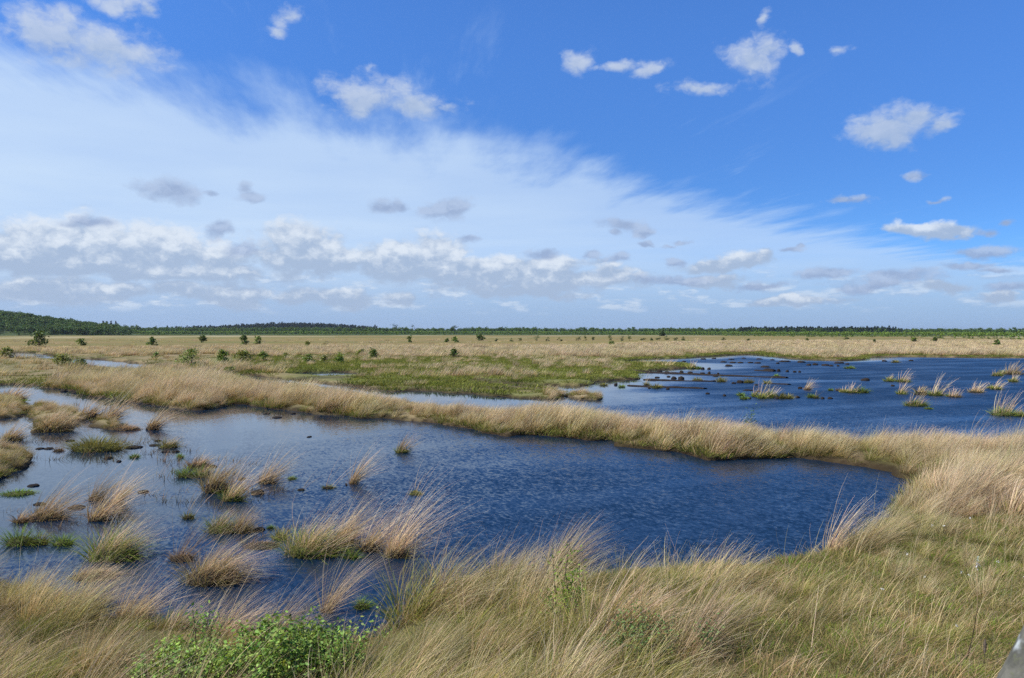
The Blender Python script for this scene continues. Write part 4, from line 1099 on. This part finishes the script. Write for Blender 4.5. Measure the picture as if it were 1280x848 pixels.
LG = (.215,.33,.062)
shoots(268,408,874,.55,(.20,.70),130,52,LG,.038,'thick bright green leafy shrub at the bottom edge, left of centre','leafy_shrub','shrub',901)
shoots(170,282,880,.50,(.14,.50),90,46,LG,.036,'lower left wing of fresh green shrub spreading along the bottom edge','leafy_shrub','shrub',902)
shoots(390,452,872,.40,(.20,.72),40,42,LG,.035,'thinner green shoots with gaps at the right end of the bottom-edge shrubs','leafy_shrub','shrub',903,spread=.45)
shoots(232,262,852,.2,(.50,.80),9,36,LG,.036,'single leafy spray poking up through straw above the left wing of the shrubs','leafy_shrub','shrub',904)
shoots(690,722,812,.18,(.45,1.30),15,80,(.17,.26,.035),.030,'slender yellow-green birch sapling in the grass right of centre','birch_sapling','sapling',905,spread=.28)
shoots(746,840,860,.40,(.25,.66),44,40,(.15,.235,.065),.028,'low loose green shrub at the bottom edge right of centre','low_shrub','shrub',906,spread=.5)
shoots(866,890,862,.2,(.25,.60),9,28,(.15,.235,.065),.030,'small green sprig beside the low shrub at the bottom edge','low_shrub','shrub',907,spread=.4)
shoots(926,940,536,.2,(1.0,1.75),8,50,(.11,.18,.03),.060,'thin leaning green sapling on the bank against the far pond','birch_sapling','sapling',908,spread=.35)
shoots(357,369,492,.3,(.55,.95),7,24,(.10,.15,.035),.07,'sparse green sapling on the bank left of centre behind the near pond','birch_sapling','sapling',909,spread=.5)
shoots(404,416,500,.3,(.45,.75),7,20,(.12,.16,.045),.07,'faint low sapling on the bank, right of the sparse green one','birch_sapling','sapling',910,spread=.5)
def stalk(pts, d, r0, col, label, name='dry_stalk', twig=None, cat='stalk'):
    x0 = (pts[0][0]-640)/F*d; z0 = float(ground_z(A([x0]), A([d]))[0])
    t = tag(empty(name, (x0, d, z0)), label, cat); b = Bag()
    P = [((u-640)/F*d-x0, .05*i, H-(v-VH)/F*d-z0) for i, (u, v) in enumerate(pts)]; P[0] = (0, 0, -.05)
    tube(b, P, list(np.linspace(r0, r0*.45, len(P))), col, 6); obj('stem', b.mesh('stem'), M_TUFT, t)
    if twig == 'head':
        b = Bag(); e = A(P[-1]); r = np.random.default_rng(5)
        leafs(b, r, e+r.normal(0, 1, (26,3))*A([.006,.006,.035])-A([0,0,.02]), .028, (.55,.58,.50), flat=3); obj('seed_head', b.mesh('seed_head'), M_LEAF, t)
    if twig == 'cone':
        b = Bag(); e = A(P[-1]); dr = e-A(P[-2]); dr /= np.linalg.norm(dr)
        tube(b, [e-dr*.02, e+dr*.03, e+dr*.09, e+dr*.14], [.004,.014,.016,.003], (.06,.048,.036), 7); obj('seed_head', b.mesh('seed_head'), M_BARK, t)
    return t
stalk([(1010,868),(1018,812),(1025,772),(1031,738)], 8.9, .0055, PALE*1.05, 'tall pale straw stalk standing alone at the bottom right of centre')
stalk([(1208,862),(1220,806),(1231,764)], 8.7, .0065, (.055,.040,.030), 'dark brown bare twig at bottom right, near the post')
stalk([(1222,860),(1226,790),(1230,742),(1233,706)], 9.2, .0050, STRAW*.95, 'thin tan stalk with a whitish seed head behind the dark twig', twig='head')
stalk([(1233,866),(1236,838),(1240,822)], 8.5, .0040, (.07,.055,.04), 'short dark seed spike next to the corner post', twig='cone')
stalk([(1250,862),(1253,830),(1256,800)], 8.9, .0036, STRAW*.5, 'thin brownish stalk between the seed spike and the corner post')
def cotton(u, v):
    x, y = gp(u, v, .2); z = float(ground_z(A([x]), A([y]))[0]); r = np.random.default_rng(int(u+v))
    t = tag(empty('cottongrass', (x, y, z)), 'tiny white cottongrass head dotted over the turf at lower right', 'cottongrass', 'white cottongrass heads on the turf')
    hh = .20+.12*r.random(); dx = .05+.08*r.random()
    b = Bag(); tube(b, [(0,0,-.03),(dx*.4,0,hh*.6),(dx,0,hh)], [.002,.0018,.0012], OLIVE, 4); obj('stem', b.mesh('stem'), M_TUFT, t)
    b = Bag(); leafs(b, r, A([dx,0,hh])+r.normal(0, 1, (14,3))*A([.006,.006,.006]), .018, (.78,.77,.72), cvar=.04); obj('seed_head', b.mesh('seed_head'), M_LEAF, t)
for u, v in ((1161,679),(1176,677),(1207,671),(1147,748),(1196,745),(1204,744),(1275,757),(1192,820),(1098,764),(1240,735),(1128,722)): cotton(u, v)
def mat_lichen():
    g = NT('weathered_wood'); p = g.n('ShaderNodeTexCoord').outputs['Object']
    n1 = g.noise(g.vec('MULTIPLY', p, (14., 14., 3.)), 2., 5., .65)[0]; n2 = g.noise(p, 15., 3., .5)[0]; n3 = g.noise(p, 55., 4., .6)[0]
    c = g.mix(g.ramp(n1, .35, .65), (.060,.060,.046), (.13,.127,.10))
    c = g.mix(g.ramp(n2, .50, .60), c, (.34,.37,.36)); c = g.mix(g.ramp(n3, .55, .66, 0., .6), c, (.10,.11,.055))
    b = g.n('ShaderNodeBsdfPrincipled'); g.put(b.inputs['Base Color'], c); b.inputs['Roughness'].default_value = .9
    bm = g.n('ShaderNodeBump'); bm.inputs['Strength'].default_value = .5; bm.inputs['Distance'].default_value = .01
    g.put(bm.inputs['Height'], n3); g.t.links.new(bm.outputs[0], b.inputs['Normal']); return g.surf(b.outputs[0])
def post():
    """a leaning post of the viewing platform, close to the camera and out of focus"""
    d = 1.55; r = np.random.default_rng(3); k = 22; ln = 4.4; vs = []
    top = A([(1349-640)/F*d, d, H-(752-VH)/F*d]); ax = A([math.sin(R(29)), .05, math.cos(R(29))]); ax /= np.linalg.norm(ax)
    foot = top-ax*(top[2]+.2)/ax[2]*1.0; z0 = 0.
    ex = np.cross(ax, [0, 1, 0]); ex /= np.linalg.norm(ex); ey = np.cross(ax, ex); hh = np.linalg.norm(top-foot)
    for s_, rr in [(0,.064),(hh*.3,.063),(hh*.6,.061),(hh-.4,.059),(hh-.2,.058),(hh-.09,.056),(hh-.05,.050),(hh-.02,.036),(hh-.005,.016)]:
        an = np.arange(k)*2*np.pi/k; q = rr*(1+.04*np.sin(3*an+s_*2)+.02*r.normal(0, 1, k))
        vs.append(ax*s_+np.cos(an)[:,None]*q[:,None]*ex+np.sin(an)[:,None]*q[:,None]*ey)
    m = len(vs); v = np.concatenate(vs+[(ax*hh)[None]])
    q = A([[j*k+i, j*k+(i+1)%k, (j+1)*k+(i+1)%k, (j+1)*k+i] for j in range(m-1) for i in range(k)])
    t = A([[(m-1)*k+i, (m-1)*k+(i+1)%k, m*k] for i in range(k)])
    o = obj('wooden_post', new_mesh('wooden_post', v, [q, t], smooth=True), mat_lichen(), None, tuple(foot))
    tag(o, 'leaning weathered grey post with pale lichen patches cutting into the bottom right corner', 'post')
post()

# ------------------------------------------------------------------ the air: far things fade a little to blue
hv = bpy.data.materials.new('haze'); hv.use_nodes = True; t = hv.node_tree; t.nodes.clear()
pv = t.nodes.new('ShaderNodeVolumePrincipled'); pv.inputs['Density'].default_value = .000045
pv.inputs['Color'].default_value = (.80, .88, 1, 1); pv.inputs['Anisotropy'].default_value = .3
oo = t.nodes.new('ShaderNodeOutputMaterial'); t.links.new(pv.outputs[0], oo.inputs['Volume'])
v = A([(x, y, z) for x in (-15000, 15000) for y in (-15000, 15000) for z in (-2.5, 58.)])
q = A([[0,1,3,2],[4,6,7,5],[0,4,5,1],[2,3,7,6],[0,2,6,4],[1,5,7,3]])
tag(obj('haze', new_mesh('haze', v, q), hv), 'thin blue haze over the whole moor', 'haze', kind='stuff')
